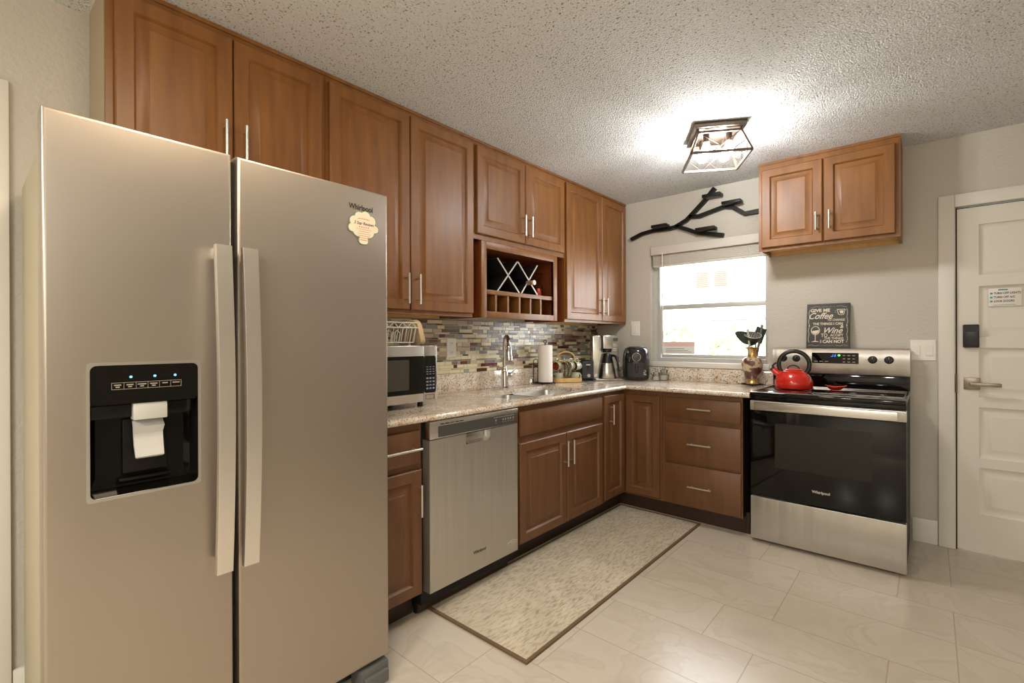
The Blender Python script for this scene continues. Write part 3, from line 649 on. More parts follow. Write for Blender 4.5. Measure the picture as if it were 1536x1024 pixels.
b.loops([q(x0+.0005), q(x1-.0005)]); bg = b.build('backguard', 'steelb', rg, smooth=30)
sl = Vector((0, .008, .152)).normalized(); PB = lambda u, v, d: Vector((u, -.106+(v-1.024)*.0526-d, v))
MB().prism(rrect(1.732, 1.99, 1.090, 1.160, .004), PB, .0003, .0015).build('display', 'blackgl', bg)
b = MB()
for u, v, p, q_ in ((1.845, 1.1365, .005, .0012), (1.851, 1.143, .0012, .006), (1.862, 1.143, .005, .0012), (1.862, 1.1365, .005, .0012), (1.866, 1.146, .0012, .004)): b.panel(PB, u-p, u+p, v-q_, v+q_, [(0, .0016), (0, .0019)])
b.build('clock_digits', ['ledb'], bg)
b = MB(); b.prism(circ(1.885, 1.144, .007), PB, .0016, .002); b.build('clock_light', 'ledg', bg)
b = MB()
for i in range(3):
    for j in range(3): b.panel(PB, 1.905+.026*i, 1.919+.026*i, 1.098+.021*j, 1.104+.021*j, [(0, .0016), (0, .0019)])
for i in range(3): b.panel(PB, 1.745+.03*i, 1.765+.03*i, 1.10, 1.105, [(0, .0016), (0, .0019)])
b.build('display_lettering', 'inkg', bg)
for x in (1.56, 1.64, 2.062, 2.144):
    kz = 1.119; c = PB(x, kz, .0003)
    k = MB().lathe([(.024, 0), (.024, .006), (.0195, .010), (.018, .026), (.0165, .028), (0, .028)], c, (0, -1, 0), 28).box(x-.0045, x+.0045, c.y-.034, c.y-.024, kz-.017, kz+.017, .002).build('knob', 'blackpl', bg)
    MB().box(x-.001, x+.001, c.y-.0347, c.y-.0337, kz+.004, kz+.016).build('knob_pointer', 'silver', k)
# kettle
kt = thing('kettle', 'red enamel whistling kettle with black ring handle on the range', 'kettle', (1.665, -.33, .9315), local=True); kt.rotation_euler = (0, 0, R(10))
MB().lathe([(0, 0), (.098, .0), (.106, .004), (.111, .025), (.109, .045), (.099, .072), (.082, .096), (.062, .112), (.050, .117)], (0, 0, 0), n=48).build('kettle_body', 'red', kt)
lid = MB().lathe([(.052, .117), (.052, .122), (.046, .126), (0, .129)], (0, 0, 0), n=40).build('lid', 'red', kt)
MB().tube(arc((0, 0, .124), .034, 8, 172, 14, (1, 0, 0), (0, 0, .75)), .004, 8).build('lid_handle', 'blackpl', lid)
sp = MB().tube([(-.07, 0, .085), (-.10, 0, .103), (-.122, 0, .126)], [.026, .021, .017], 16).build('spout', 'red', kt)
MB().tube([(-.118, 0, .124), (-.127, 0, .131)], [.0185, .018], 14).tube([(-.122, 0, .14), (-.11, 0, .155), (-.098, 0, .165)], .005, 8).build('whistle', 'blackpl', kt)
MB().tube(arc((.003, 0, .155), .086, -40, 220, 40, (1, 0, 0), (0, 0, 1)), .0085, 12, ry=.013).build('handle', 'blackpl', kt)
srs = thing('spoon_rest', 'small red spoon rest on the black glass cooktop beside the kettle', 'spoon rest', (1.885, -.27, .9296), local=True)
b = MB()
ls = []
for i, (r, z) in enumerate(((.0, .0), (.022, .0), (.034, .010), (.042, .020), (.039, .0205), (.031, .012), (.02, .004), (0, .0035))):
    ls.append([Vector((r*math.cos(2*math.pi*k/32)*1.1*(1+.28*(math.cos(2*math.pi*k/32) > .8)*(z > .015)), r*math.sin(2*math.pi*k/32), z+(.007*abs(math.cos(2*math.pi*k/32)) if z > .015 else 0))) for k in range(32)])
b.loops(ls, False, False); b.build('dish', 'red', srs)
MB().bar((.044, 0, .026), (.06, .005, .030), .02, .005, bev=.002).bar((-.042, 0, .026), (-.055, -.004, .030), .016, .005, bev=.002).build('rest_lip', 'red', srs)
# coffee and wine sign
sg = thing('lettered_sign', 'dark block sign with cream coffee and wine lettering on top of the range', 'sign', (1.816, -.065, 1.192))
o_ = Vector((1.816, -.078, 1.1925)); up = Vector((0, .165, 1)).normalized(); ru = Vector((1, 0, 0)); nn = ru.cross(up); SW, SH = .245, .303
MB().obox(o_+up*SH/2-nn*.011, ru, up, nn, SW/2, SH/2, .011, .002).build('board', 'slate', sg)
b = MB(); A = lambda u, v: o_+ru*u+up*v
def ln(t, sz, u, v, sh=0, bo=.0003, xs=1, al='CENTER'): b.text(t, sz, A(u, v), ru, up, shear=sh, bold=bo, xs=xs, align=al, out=.0005)
ln('GIVE ME', .031, -.045, .256, 0, .0011); ln('Coffee', .060, -.046, .217, .45, .0009, .86); ln('TO CHANGE', .021, .046, .189, .1, .0003, .80)
ln('THE THINGS I CAN', .0235, .0, .163, 0, .0006, .84); ln('Wine', .054, .024, .116, .45, .0008, .92); ln('&', .030, .078, .143, .2, .0006)
ln('TO', .032, -.018, .084, 0, .0005, .85); ln('ACCEPT', .022, .052, .085, 0, .0004, .9); ln('THE THINGS', .02, .036, .064, 0, .0004, .95); ln('I CAN NOT', .028, .026, .042, 0, .0011, .92)
PS = lambda u, v, d: A(u, v)+nn*(d+.0003)
pf = lambda pts, r: b.tube([PS(u, v, .0002) for u, v in pts], r, 5, ry=r*.4)
b.ring([(.050, .262), (.098, .262), (.09, .226), (.082, .222), (.066, .222), (.058, .226)], [(.054, .258), (.094, .258), (.0875, .229), (.081, .225), (.067, .225), (.0605, .229)], PS, 0, .0005)
b.prism([(.064, .252), (.088, .252), (.084, .232), (.069, .232)], PS, 0, .0005); pf([(.051, .254), (.040, .252), (.041, .240), (.055, .236)], .0016)
b.ring(circ(-.070, .118, .026, 24, .030), circ(-.070, .118, .022, 24, .026), PS, 0, .0005); b.prism([(-.09, .115), (-.05, .122), (-.052, .104), (-.07, .093), (-.086, .102)], PS, 0, .0005)
pf([(-.07, .09), (-.069, .06), (-.07, .044)], .0035); b.prism([(-.095, .040), (-.045, .040), (-.066, .047), (-.074, .047)], PS, 0, .0005)
for s in (-1, 1):
    pf([(s*.045, .281), (s*.07, .285), (s*.09, .278), (s*.106, .276)], .0018); pf([(s*.045, .018), (s*.07, .013), (s*.09, .020), (s*.11, .017)], .0018)
    pf([(s*.104, .266), (s*.110, .24), (s*.106, .21), (s*.112, .18), (s*.106, .156)], .0018); pf([(s*.106, .148), (s*.112, .12), (s*.107, .09), (s*.112, .06), (s*.106, .036)], .0018)
    b.prism(circ(s*.107, .152, .004, 10), PS, 0, .0005)
for k in range(-4, 5): pf([(k*.009-.004, .019), (k*.009, .014), (k*.009+.003, .019)], .0009); pf([(k*.009-.004, .279), (k*.009, .284), (k*.009+.003, .279)], .0009)
b.build('lettering', 'cream', sg)

# ---------------------------------------------------------------- switches and outlet
def plate(name, label, fn, u0, u1, v0, v1, kind):
    t = thing(name, label, kind, fn((u0+u1)/2, (v0+v1)/2, 0))
    MB().panel(fn, u0, u1, v0, v1, [(0, .0003), (0, .003), (.004, .006)]).build('cover_plate', 'white', t); return t
t = plate('outlet', 'white wall outlet in the mosaic tile backsplash', px(.008), -1.852, -1.771, 1.139, 1.264, 'outlet')
for z in (1.172, 1.231):
    f = px(.008); r_ = MB().panel(f, -1.828, -1.795, z-.017, z+.017, [(0, .0055), (0, .0075)]).build('socket', 'white', t)
    MB().panel(f, -1.82, -1.818, z-.004, z+.007, [(0, .0075), (0, .0078)]).panel(f, -1.806, -1.804, z-.004, z+.007, [(0, .0075), (0, .0078)]).prism(circ(-1.812, z-.009, .002, 8), f, .0075, .0078).build('socket_slots', 'dark', r_)
t = plate('light_switch', 'single white light switch between the corner cabinet and the window', py(0), .348, .428, 1.284, 1.412, 'switch')
f = py(0); MB().panel(f, .372, .404, 1.315, 1.381, [(0, .0055), (0, .008), (.002, .0095)]).build('rocker', 'white', t)
t = plate('light_switch', 'double white light switch between the range and the entry door', py(0), 2.243, 2.365, 1.116, 1.243, 'switch')
for u in (2.258, 2.318): MB().panel(f, u, u+.033, 1.147, 1.213, [(0, .0055), (0, .008), (.002, .0095)]).build('rocker', 'white', t)
# branch wall shelf
bs = thing('branch_shelf', 'black branch-shaped metal wall shelf above the window', 'shelf', (.9, -.02, 2.15))
def br(pts, wd=.03):
    b = MB(); hw = wd/2; ls = []; V_ = [Vector((x, z)) for x, z in pts]
    for i, p in enumerate(V_):
        a = V_[max(i-1, 0)]; c = V_[min(i+1, len(V_)-1)]; t = (c-a).normalized(); n = Vector((-t.y, t.x))*hw
        ls.append([Vector((p.x+n.x, -.034, p.y+n.y)), Vector((p.x-n.x, -.034, p.y-n.y)), Vector((p.x-n.x, -.0015, p.y-n.y)), Vector((p.x+n.x, -.0015, p.y+n.y))])
    b.loops(ls); b.build('branch', 'iron', bs, smooth=0)
br([(.358, 2.128), (.46, 2.163), (.574, 2.177), (.70, 2.172), (.753, 2.176), (.847, 2.217), (.885, 2.250), (.996, 2.35), (1.072, 2.432)])
br([(.87, 2.24), (.95, 2.232), (1.138, 2.272), (1.20, 2.262), (1.29, 2.194), (1.383, 2.197), (1.44, 2.20)])
br([(.765, 2.182), (.86, 2.14), (.938, 2.102), (1.03, 2.080), (1.135, 2.055)])
for xa, xb, z in ((.585, .715, 2.183), (1.003, 1.138, 2.353), (1.148, 1.282, 2.273), (.95, 1.094, 2.104)):
    MB().box(xa, xb, -.115, -.0345, z-.004, z+.018, .002).build('shelf_plank', 'iron', bs)
# ceiling fixture
lf_ = thing('ceiling_light', 'bronze and wood cage ceiling light with four lit bulbs', 'ceiling light', (1.402, -1.025, H), local=True); lf_.rotation_euler = (0, 0, R(30))
MB().box(-.135, .135, -.145, .145, -.03, -.0005, .002).build('base_plate', 'darkbr', lf_)
ti, bi, zt, zb = .112, .155, -.045, -.172
T = [Vector((sx*ti, sy*ti, zt)) for sx, sy in ((-1, -1), (1, -1), (1, 1), (-1, 1))]; Bq = [Vector((sx*bi, sy*bi, zb)) for sx, sy in ((-1, -1), (1, -1), (1, 1), (-1, 1))]
wf = mat('weathered wood frame', S(84, 62, 46), .6); M['wf'] = wf
b = MB()
for i in range(4):
    j = (i+1) % 4; b.bar(T[i], T[j], .012, .012); b.bar(Bq[i], Bq[j], .012, .012); b.bar(T[i], Bq[i], .011, .011, up=(1, 0, 0)); b.bar(T[i], (T[i].x, T[i].y, -.028), .008, .008, up=(1, 0, 0))
b.build('cage_frame', 'wf', lf_, smooth=0)
b = MB()
for i in range(4):
    j = (i+1) % 4; mt = (T[i]+T[j])/2; mb_ = (Bq[i]+Bq[j])/2
    for p, q_ in ((T[i], Bq[i]*.35+Bq[j]*.65), (T[j], Bq[j]*.35+Bq[i]*.65), (T[i]*.5+Bq[i]*.5, Bq[i]*.65+Bq[j]*.35), (T[j]*.5+Bq[j]*.5, Bq[j]*.65+Bq[i]*.35)): b.cyl(p, q_, .0022, n=6)
b.build('cage_wire', 'darkbr', lf_)
for sx in (-1, 1):
    for sy in (-1, 1):
        MB().cyl((sx*.06, sy*.06, -.0305), (sx*.06, sy*.06, -.085), .017, n=18).build('bulb_socket', 'darkbr', lf_)
        MB().lathe([(.011, -.0855), (.014, -.092), (.022, -.108), (.0275, -.125), (.026, -.14), (.016, -.151), (0, -.154)], (sx*.06, sy*.06, 0), n=20).build('bulb', 'bulb', lf_)
# flush lamp beside the kitchen, plus two fill lamps added behind the camera
for i, (x, y, l) in enumerate(((1.5, -3.4, 'round flush ceiling lamp beside the kitchen, outside the view'), (2.0, -5.4, 'round flush fill lamp added behind the camera'), (3.4, -5.6, 'round flush fill lamp added near the far right corner behind the camera'))):
    t = thing('ceiling_lamp', l, 'lamp', (x, y, H))
    MB().lathe([(.175, -.0005), (.18, -.03), (.165, -.035)], (x, y, H), n=40, cap1=False).build('lamp_rim', 'nickel', t)
    MB().lathe([(.164, -.034), (.12, -.06), (.0, -.07)], (x, y, H), n=40, cap0=False).build('lamp_shade', 'lampw' if i == 0 else 'lamp', t)
# rug
rug = thing('rug', 'long beige woven runner rug with brown binding on the tile floor', 'rug', (.865, -1.535, .0005))
MB().box(.578, 1.152, -2.452, -.624, .0008, .0085, .002).build('woven_field', 'rug', rug)
MB().ring([(.564, -2.466), (1.166, -2.466), (1.166, -.61), (.564, -.61)], [(.579, -2.451), (1.151, -2.451), (1.151, -.625), (.579, -.625)], lambda u, v, d: Vector((u, v, d)), .0006, .0095).build('binding', 'rugb', rug)
# ---------------------------------------------------------------- things on the counter
CT = .9155
# microwave
mw = thing('microwave', 'stainless steel and black microwave oven on the counter beside the refrigerator', 'microwave', (.23, -2.53, CT))
MB().box(.06, .398, -2.782, -2.279, .945, 1.221, .004).build('case', 'blackpl', mw)
for x in (.1, .36):
    for y in (-2.74, -2.34): MB().cyl((x, y, CT+.0002), (x, y, .9455), .014, n=14).build('foot', 'blackpl', mw)
md = MB().box(.3985, .42, -2.784, -2.363, .943, 1.223, .003).build('door', 'steel2', mw)
PM = px(.42)
MB().prism(rrect(-2.775, -2.3635, .985, 1.172, .004), PM, .0002, .0015).build('door_glass', 'blackgl', md)
MB().prism(rrect(-2.72, -2.455, 1.008, 1.155, .006), PM, .0016, .002).build('door_window', mat('grey oven screen', S(72, 68, 60), .25), md)
cpn = MB().box(.3985, .42, -2.3615, -2.277, .943, 1.223, .003).build('control_panel', 'steel2', mw)
MB().prism(rrect(-2.361, -2.287, .985, 1.172, .012), PM, .0002, .0015).build('keypad', 'blackgl', cpn)
b = MB()
for i in range(3):
    for j in range(4): b.prism(rrect(-2.349+.02*i, -2.335+.02*i, 1.003+.017*j, 1.012+.017*j, .002, 2), PM, .0016, .0019)
    for j in range(4): b.panel(PM, -2.348+.02*i, -2.336+.02*i, 1.078+.012*j, 1.082+.012*j, [(0, .0016), (0, .0019)])
b.build('keypad_lettering', mat('pale blue keys', S(120, 130, 150), .5), cpn)
MB().ring(rrect(-2.352, -2.296, .953, .976, .002, 2), rrect(-2.350, -2.298, .955, .974, .002, 2), PM, .0002, .001).build('open_button', 'dgrey', cpn)
# wire basket and boards on the microwave
MT = 1.2215
wk = thing('wire_basket', 'white wire basket standing on top of the microwave', 'basket', (.28, -2.55, MT))
b = MB(); r = .0026
X0, X1, Y0, Y1, ZB, ZM, ZT = .18, .36, -2.76, -2.345, MT+.018, MT+.093, MT+.118
def loopr(z, i=0): b.tube([(x, y, z) for x, y in rrect(X0+i, X1-i, Y0+i, Y1-i, .02, 4)], r*1.2, 6, closed=True)
loopr(ZB, .018); loopr(ZM); loopr(ZT)
def zig(ax):
    n = 14 if ax == 'y' else 6; pts = []
    return n
for x in (X0, X1):
    n = 14
    pts = [(x, Y0+.02+(Y1-Y0-.04)*k/n, ZT if k % 2 else ZM) for k in range(n+1)]; b.tube(pts, r, 6)
for y in (Y0, Y1): b.tube([(X0+.02+(X1-X0-.04)*k/6, y, ZT if k % 2 else ZM) for k in range(7)], r, 6)
for k in range(15):
    y = Y0+.02+(Y1-Y0-.04)*k/14; b.tube([(X1, y, ZM), (X1-.018, y, ZB), (X0+.018, y, ZB), (X0, y, ZM)], r*.8, 5)
for k in range(1, 7):
    x = X0+.025*k; b.tube([(x, Y0, ZM), (x, Y0+.018, ZB), (x, Y1-.018, ZB), (x, Y1, ZM)], r*.8, 5)
for k in range(6):
    y = -2.72+.05*k; b.tube([(X1-.03, y, ZB), (X1-.03, y-.008, ZB+.045), (X1-.03, y+.012, ZB+.062), (X1-.03, y+.03, ZB+.045), (X1-.03, y+.022, ZB)], r, 6)
for x in (X0+.03, X1-.03):
    for y in (Y0+.04, Y1-.04): b.lathe([(0, MT+.0003), (.006, MT+.002), (.007, MT+.009), (.004, ZB)], (x, y, 0), n=12)
b.build('wire_frame', 'white', wk)
def cboard(label, x, y, wd, h, lean, th=.018, m='board'):
    t = thing('cutting_board', label, 'cutting board', (x, y, MT), group='cutting boards on the microwave')
    up = Vector((0, -lean, 1)).normalized(); nn = Vector((1, 0, 0)).cross(up).normalized()*-1
    o2 = Vector((x, y, MT+.001)); pts = rrect(-wd/2, wd/2, 0, h, .035, 5)
    b = MB(); b.prism(pts, lambda u, v, d: o2+Vector((1, 0, 0))*u+up*v+nn*d, 0, th)
    lo = min(v.co.z for v in b.bm.verts); bmesh.ops.translate(b.bm, verts=b.bm.verts, vec=(0, 0, MT+.0008-lo))
    b.build('board', m, t)
cboard('pale wooden cutting board leaning outermost beside the wire basket', .23, -2.290, .20, .137, .30)
cboard('pale wooden cutting board leaning between the basket and the outermost board', .24, -2.315, .21, .134, .26)
# faucet
fc = thing('faucet', 'chrome gooseneck pull-down kitchen faucet behind the sink', 'faucet', (.1, -1.40, CT))
MB().lathe([(.034, 0), (.034, .008), (.026, .014), (.0235, .03), (.0235, .11), (.020, .125), (.0145, .14), (.0135, .16)], (.1, -1.40, CT+.0003), n=30).build('faucet_body', 'chrome', fc)
dv = Vector((.80, -.60, 0)); c0 = Vector((.1, -1.40, 1.245))
path = [Vector((.1, -1.40, 1.05)), Vector((.1, -1.40, 1.15))]+arc(c0+dv*.075-Vector((0, 0, .045)), .075, 180, 12, 20, dv, (0, 0, 1))
MB().tube(path, .0138, 18).build('spout', 'chrome', fc)
e0 = path[-1]; MB().lathe([(.0148, 0), (.018, .012), (.020, .05), (.025, .085), (.025, .098), (.02, .10), (0, .10)], e0, (.05, -.04, -1), 26).build('spray_head', 'chrome', fc)
MB().lathe([(.016, 0), (.019, .01), (.019, .035), (.012, .042), (0, .043)], (.1, -1.378, 1.005), (0, 1, .0), 20).tube([(.1, -1.345, 1.008), (.115, -1.325, 1.03), (.135, -1.305, 1.075)], [.006, .0055, .004], 10).build('lever', 'chrome', fc)
so = thing('soap_pump', 'small steel soap pump beside the faucet at the back of the sink', 'soap pump', (.075, -1.085, CT))
MB().lathe([(.022, 0), (.022, .006), (.014, .012), (.012, .04), (.008, .045), (.008, .062)], (.075, -1.085, CT+.0003), n=22).tube([(.075, -1.085, CT+.06), (.09, -1.092, CT+.066), (.115, -1.105, CT+.055)], [.007, .006, .005], 10).build('pump', 'steel2', so)
# paper towel
pt = thing('paper_towel_holder', 'black wire paper towel holder on the counter right of the sink', 'paper towel holder', (.11, -.945, CT))
b = MB(); b.tube([(x, y, CT+.008) for x, y in circ(.11, -.945, .075, 28)], .003, 8, closed=True)
for a in (20, 110, 200, 290): b.lathe([(0, .0003), (.006, .001), (.006, .009), (0, .0115)], (.11+.075*math.cos(R(a)), -.945+.075*math.sin(R(a)), CT), n=12)
b.cyl((.035, -.945, CT+.008), (.185, -.945, CT+.008), .003, n=8).cyl((.11, -.87, CT+.008), (.11, -1.02, CT+.008), .003, n=8)
b.cyl((.11, -.945, CT+.008), (.11, -.945, CT+.315), .0035, n=10); b.tube(arc((.11, -.945, CT+.324), .011, -90, 270, 16, (.6, .8, 0), (0, 0, 1)), .0028, 8)
ax = Vector((.66, -.75, 0)).normalized(); bx_ = Vector((.11, -.945, 0))+Vector((-.35, -.94, 0)).normalized()*.085; tv = Vector((.75, .66, 0)).normalized()*.016
b.tube([bx_-tv+Vector((0, 0, CT+.008)), bx_-tv+Vector((0, 0, CT+.175))]+arc(bx_+Vector((0, 0, CT+.175)), .016, 180, 0, 10, tv.normalized(), (0, 0, 1))+[bx_+tv+Vector((0, 0, CT+.008))], .003, 8)
b.build('wire_stand', 'iron', pt)
tag(MB().lathe([(.018, CT+.016), (.055, CT+.016), (.056, CT+.02), (.056, CT+.292), (.055, CT+.296), (.018, CT+.296), (.018, CT+.016)], (.11, -.945, 0), n=40, cap0=False, cap1=False).build('paper_towel_roll', 'paper'), 'white paper towel roll on the black wire holder', 'paper towel')
# mug tree
C = Vector((.135, -.690, CT)); A1 = Vector((.62, .78, 0)).normalized(); B1 = Vector((A1.y, -A1.x, 0))    # A1 to the right, B1 toward the sink front
mt_ = thing('mug_rack', 'bamboo rack for mugs and saucers with a curved wooden top handle', 'mug rack', C)
b = MB(); at = lambda a, c, z: C+A1*a+B1*c+Vector((0, 0, z))
W3 = lambda u, v, d: C+A1*u+B1*v+Vector((0, 0, d))
b.ring(rrect(-.115, .115, -.072, .072, .05), rrect(-.106, .106, -.063, .063, .042), W3, .003, .034)
b.prism(rrect(-.107, .107, -.064, .064, .043), W3, .0006, .007)
b.build('tray', 'bamboo', mt_)
b = MB(); b.tube([at(-.075, -.02, .006), at(-.078, -.02, .15), at(-.07, -.02, .19)]+[at(.07*-math.cos(R(k)), -.02, .19+.05*math.sin(R(k))) for k in range(15, 170, 12)]+[at(.07, -.02, .19), at(.078, -.02, .15), at(.075, -.02, .006)], .006, 10); b.build('arch_handle', 'bamboo', mt_)
b = MB()
for s in (-1, 1): b.tube([at(-.11, .0+.028*s-.02, .168), at(.11, .028*s-.02, .168)], .004, 8)
for a in (-.075, .075): b.tube([at(a, -.05, .168), at(a, .01, .168)], .004, 8)
b.build('hanging_rails', 'bamboo', mt_)
def mug(label, a, c, z, tilt, rz, group, hang=True):
    t = thing('mug', label, 'mug', at(a, c, z), local=True, group=group)
    t.scale = (.88, .88, .88); t.rotation_euler = Matrix.Rotation(rz, 3, 'Z').to_euler() if not hang else (Matrix.Rotation(rz, 3, 'Z') @ Matrix.Rotation(R(tilt), 3, 'Y')).to_euler()
    MB().lathe([(0, 0), (.028, 0), (.034, .006), (.0385, .03), (.040, .076), (.0385, .078), (.037, .077), (.036, .03), (.03, .008), (0, .007)], (0, 0, -.039), n=30).build('cup', 'sage', t)
    MB().lathe([(.0355, .074), (.0352, .03), (.0295, .0085), (0, .0078)], (0, 0, -.039), n=30, cap0=False, cap1=False).build('glazed_inside', 'amber', t)
    MB().tube([(-.037, 0, .022), (-.055, 0, .026), (-.066, 0, .012), (-.066, 0, -.006), (-.056, 0, -.02), (-.036, 0, -.022)], .0055, 8, ry=.007).build('handle', 'sage', t)
    return t
ra = math.atan2(B1.y, B1.x)
# hanging: mouth towards B1 turned left, handle up
base = math.atan2(A1.y, A1.x)
for k, (a, lab) in enumerate(((-.085, 'sage mug hanging leftmost on the rack, its amber inside facing left'), (-.028, 'sage mug hanging second from the left on the bamboo rack'), (.026, 'sage mug hanging third from the left, its side turned to the room'), (.074, 'sage mug hanging rightmost on the rack, nearest the toaster'))):
    mug(lab, a, .03, .128, 90, math.atan2(-A1.y*.8+B1.y*(.75, 1.7, .5, .5)[k], -A1.x*.8+B1.x*(.75, 1.7, .5, .5)[k]), 'mugs hanging on the rack')
def saucer(label, a, c, lean, r=.062):
    t = thing('saucer', label, 'saucer', at(a, c, .0355+r), local=True, group='saucers in the rack')
    t.rotation_euler = (Matrix.Rotation(base, 3, 'Z') @ Matrix.Rotation(R(90+lean), 3, 'Y')).to_euler()
    MB().lathe([(0, .002), (r*.5, 0), (r*.6, .002), (r, .009), (r, .0115), (r*.58, .006), (0, .005)], (0, 0, 0), n=36).build('plate', 'sage', t)
for k, a in enumerate((-.055, -.025, .005)): saucer(('sage saucer standing leftmost in the bamboo tray', 'sage saucer standing between two others in the bamboo tray', 'sage saucer standing rightmost in the bamboo tray')[k], a, -.005, 0)
for a, c, lab in ((-.07, .018, 'sage green mug sitting at the left end of the bamboo tray'), (.065, .01, 'sage green mug sitting at the right end of the bamboo tray')):
    mug(lab, a, c,   .0075+.0347, 0, base+R(200 if a > 0 else 0), 'mugs sitting in the tray', hang=False)
# toaster
tt = thing('toaster', 'black two-slot toaster with round dial, left of the coffee maker', 'toaster', (.155, -.468, CT), local=True); tt.rotation_euler = (0, 0, R(-40))
b = MB(); b.box(-.10, .10, -.056, .056, .012, .168, .018, seg=4); b.build('shell', 'blackpl', tt)
MB().box(-.09, .095, -.05, .05, .0005, .0125, .002).build('foot_base', 'blackmat', tt)
MB().box(-.07, .07, -.032, -.008, .1678, .1692).box(-.07, .07, .008, .032, .1678, .1692).build('slots', 'dark', tt)
PT = px(.1002)
MB().prism(rrect(-.044, .044, .022, .158, .008), PT, .0, .002).build('front_panel', mat('dark slate plastic', S(58, 60, 64), .35), tt)
MB().prism(rrect(-.004, .004, .085, .14, .003, 3), PT, .0021, .0026).build('lever_slot', 'dark', tt)
MB().box(.1025, .118, -.018, .018, .128, .139, .003).build('lever', 'silver', tt)
MB().lathe([(.014, 0), (.014, .008), (.011, .012), (0, .012)], (.1023, .006, .045), (1, 0, 0), 22).build('dial', 'silver', tt)
# coffee maker
cm = thing('coffee_maker', 'stainless steel drip coffee maker with thermal carafe in the counter corner', 'coffee maker', (.278, -.322, CT), local=True); cm.rotation_euler = (0, 0, R(-45))
MB().box(-.105, -.0, -.112, .112, .018, .372, .008).build('tower', 'steel2', cm)
MB().box(-.105, .098, -.108, .112, .0006, .0175, .006).build('base_plate', 'steel2', cm)
MB().box(.0005, .075, -.042, .042, .262, .372, .006).build('brew_head', 'steel2', cm)
MB().box(.0004, .074, -.053, -.0425, .25, .371, .003).build('head_side', 'blackpl', cm)
MB().lathe([(.036, .232), (.04, .2615), (0, .2615)], (.035, 0, 0), n=24).build('filter_outlet', 'blackpl', cm)
PC = px(.0005)
MB().prism(rrect(.05, .102, .325, .352, .002, 2), PC, .0, .0015).build('display', mat('grey lcd', S(78, 82, 76), .2), cm)
b = MB()
for z in (.245, .26, .28, .295): b.prism(rrect(.055, .09, z, z+.007, .002, 2), PC, 0, .002)
b.build('buttons', 'greyw', cm)
cf = thing('coffee_carafe', 'steel thermal coffee carafe with black lid and handle under the coffee maker', 'carafe', (.278+.04*.707, -.322-.04*.707, CT+.018), local=True); cf.rotation_euler = (0, 0, R(-45))
MB().lathe([(0, 0), (.07, 0), (.073, .006), (.066, .06), (.052, .125)], (0, 0, 0), n=36).build('carafe_body', 'steel2', cf)
MB().lathe([(.0525, .1255), (.040, .178), (.036, .196), (.03, .206), (0, .208)], (0, 0, 0), n=36).build('lid', 'blackpl', cf)
MB().tube([(.022, .035, .19), (.045, .058, .182), (.062, .074, .14), (.066, .08, .09), (.062, .075, .065)], .009, 10, ry=.012).build('handle', 'blackpl', cf)
MB().tube([(.032, .045, .189), (.055, .066, .172), (.070, .082, .13), (.073, .087, .09)], .0035, 8).build('handle_trim', 'steel2', cf)
# air fryer
af = thing('air_fryer', 'glossy black egg-shaped air fryer with dial, right of the coffee maker', 'air fryer', (.475, -.165, CT), local=True); af.rotation_euler = (0, 0, R(-62)); af.scale = (1.04, 1.04, 1.05)
MB().lathe([(0, .0006), (.085, .0006), (.095, .006), (.104, .04), (.108, .10), (.1075, .15), (.104, .195), (.097, .23), (.084, .252), (.064, .262), (.03, .266), (0, .2665)], (0, 0, 0), n=48).build('shell', 'fryer', af)
b = MB()
for a, c in ((-38, 38),):
    ls = []
    for k in range(17):
        t = R(a+(c-a)*k/16); ls.append([Vector((r_*math.cos(t), r_*math.sin(t), z)) for r_, z in ((.100, .03), (.107, .03), (.1115, .09), (.1115, .138), (.104, .138))])
    b.loops(ls)
b.build('drawer_front', mat('charcoal plastic', S(48, 46, 46), .3), af)
MB().box(.112, .150, -.012, .012, .055, .135, .009).build('drawer_handle', 'blackpl', af)
MB().lathe([(.03, 0), (.03, .004), (.026, .006), (.026, .004), (.02, .004), (.018, .018), (0, .019)], (.1025, 0, .185), (1, 0, .1), 28).build('dial', 'blackpl', af)
MB().ring(circ(0, .185, .033, 32), circ(0, .185, .0305, 32), px(.1045), 0, .002).build('dial_ring', 'silver', af)
MB().lathe([(.060, .262), (.058, .266), (.030, .269), (0, .2695)], (0, 0, 0), n=36).build('top_plate', 'greypl', af)
MB().box(.05, .088, -.018, .018, .246, .266, .004).build('top_catch', 'blackpl', af)
b = MB()
for k, (u, v) in enumerate(((.062, .075), (.055, .055), (.068, .05))): b.ring(circ(u, v, .010-.002*k, 14), circ(u, v, .007-.002*k, 14), lambda u, v, d: Vector((.0945+d-.0*u, u, v)), 0, .001)
b.build('lettering', 'silver', af)
# glass jars behind the air fryer
def jar(label, x, y, s):
    t = thing('glass_jar', label, 'jar', (x, y, CT), group='small clear glass jars')
    MB().box(x-.026*s, x+.026*s, y-.026*s, y+.026*s, .9163, .9163+.052*s, .006).build('jar', 'clear', t)
    MB().lathe([(.022*s, .9165+.052*s), (.024*s, .917+.066*s), (.010*s, .9185+.072*s), (.011*s, .9185+.088*s), (0, .9185+.09*s)], (x, y, 0), n=18).build('lid', 'clear', t)
    MB().box(x-.02*s, x+.02*s, y-.02*s, y+.02*s, .9185, .9185+.03*s, .003).build('contents', 'white', t)
jar('small square clear glass jar at the front beside the air fryer', .635, -.125, 1.0)
jar('clear glass jar behind the front jar, against the granite upstand', .672, -.062, 1.25)
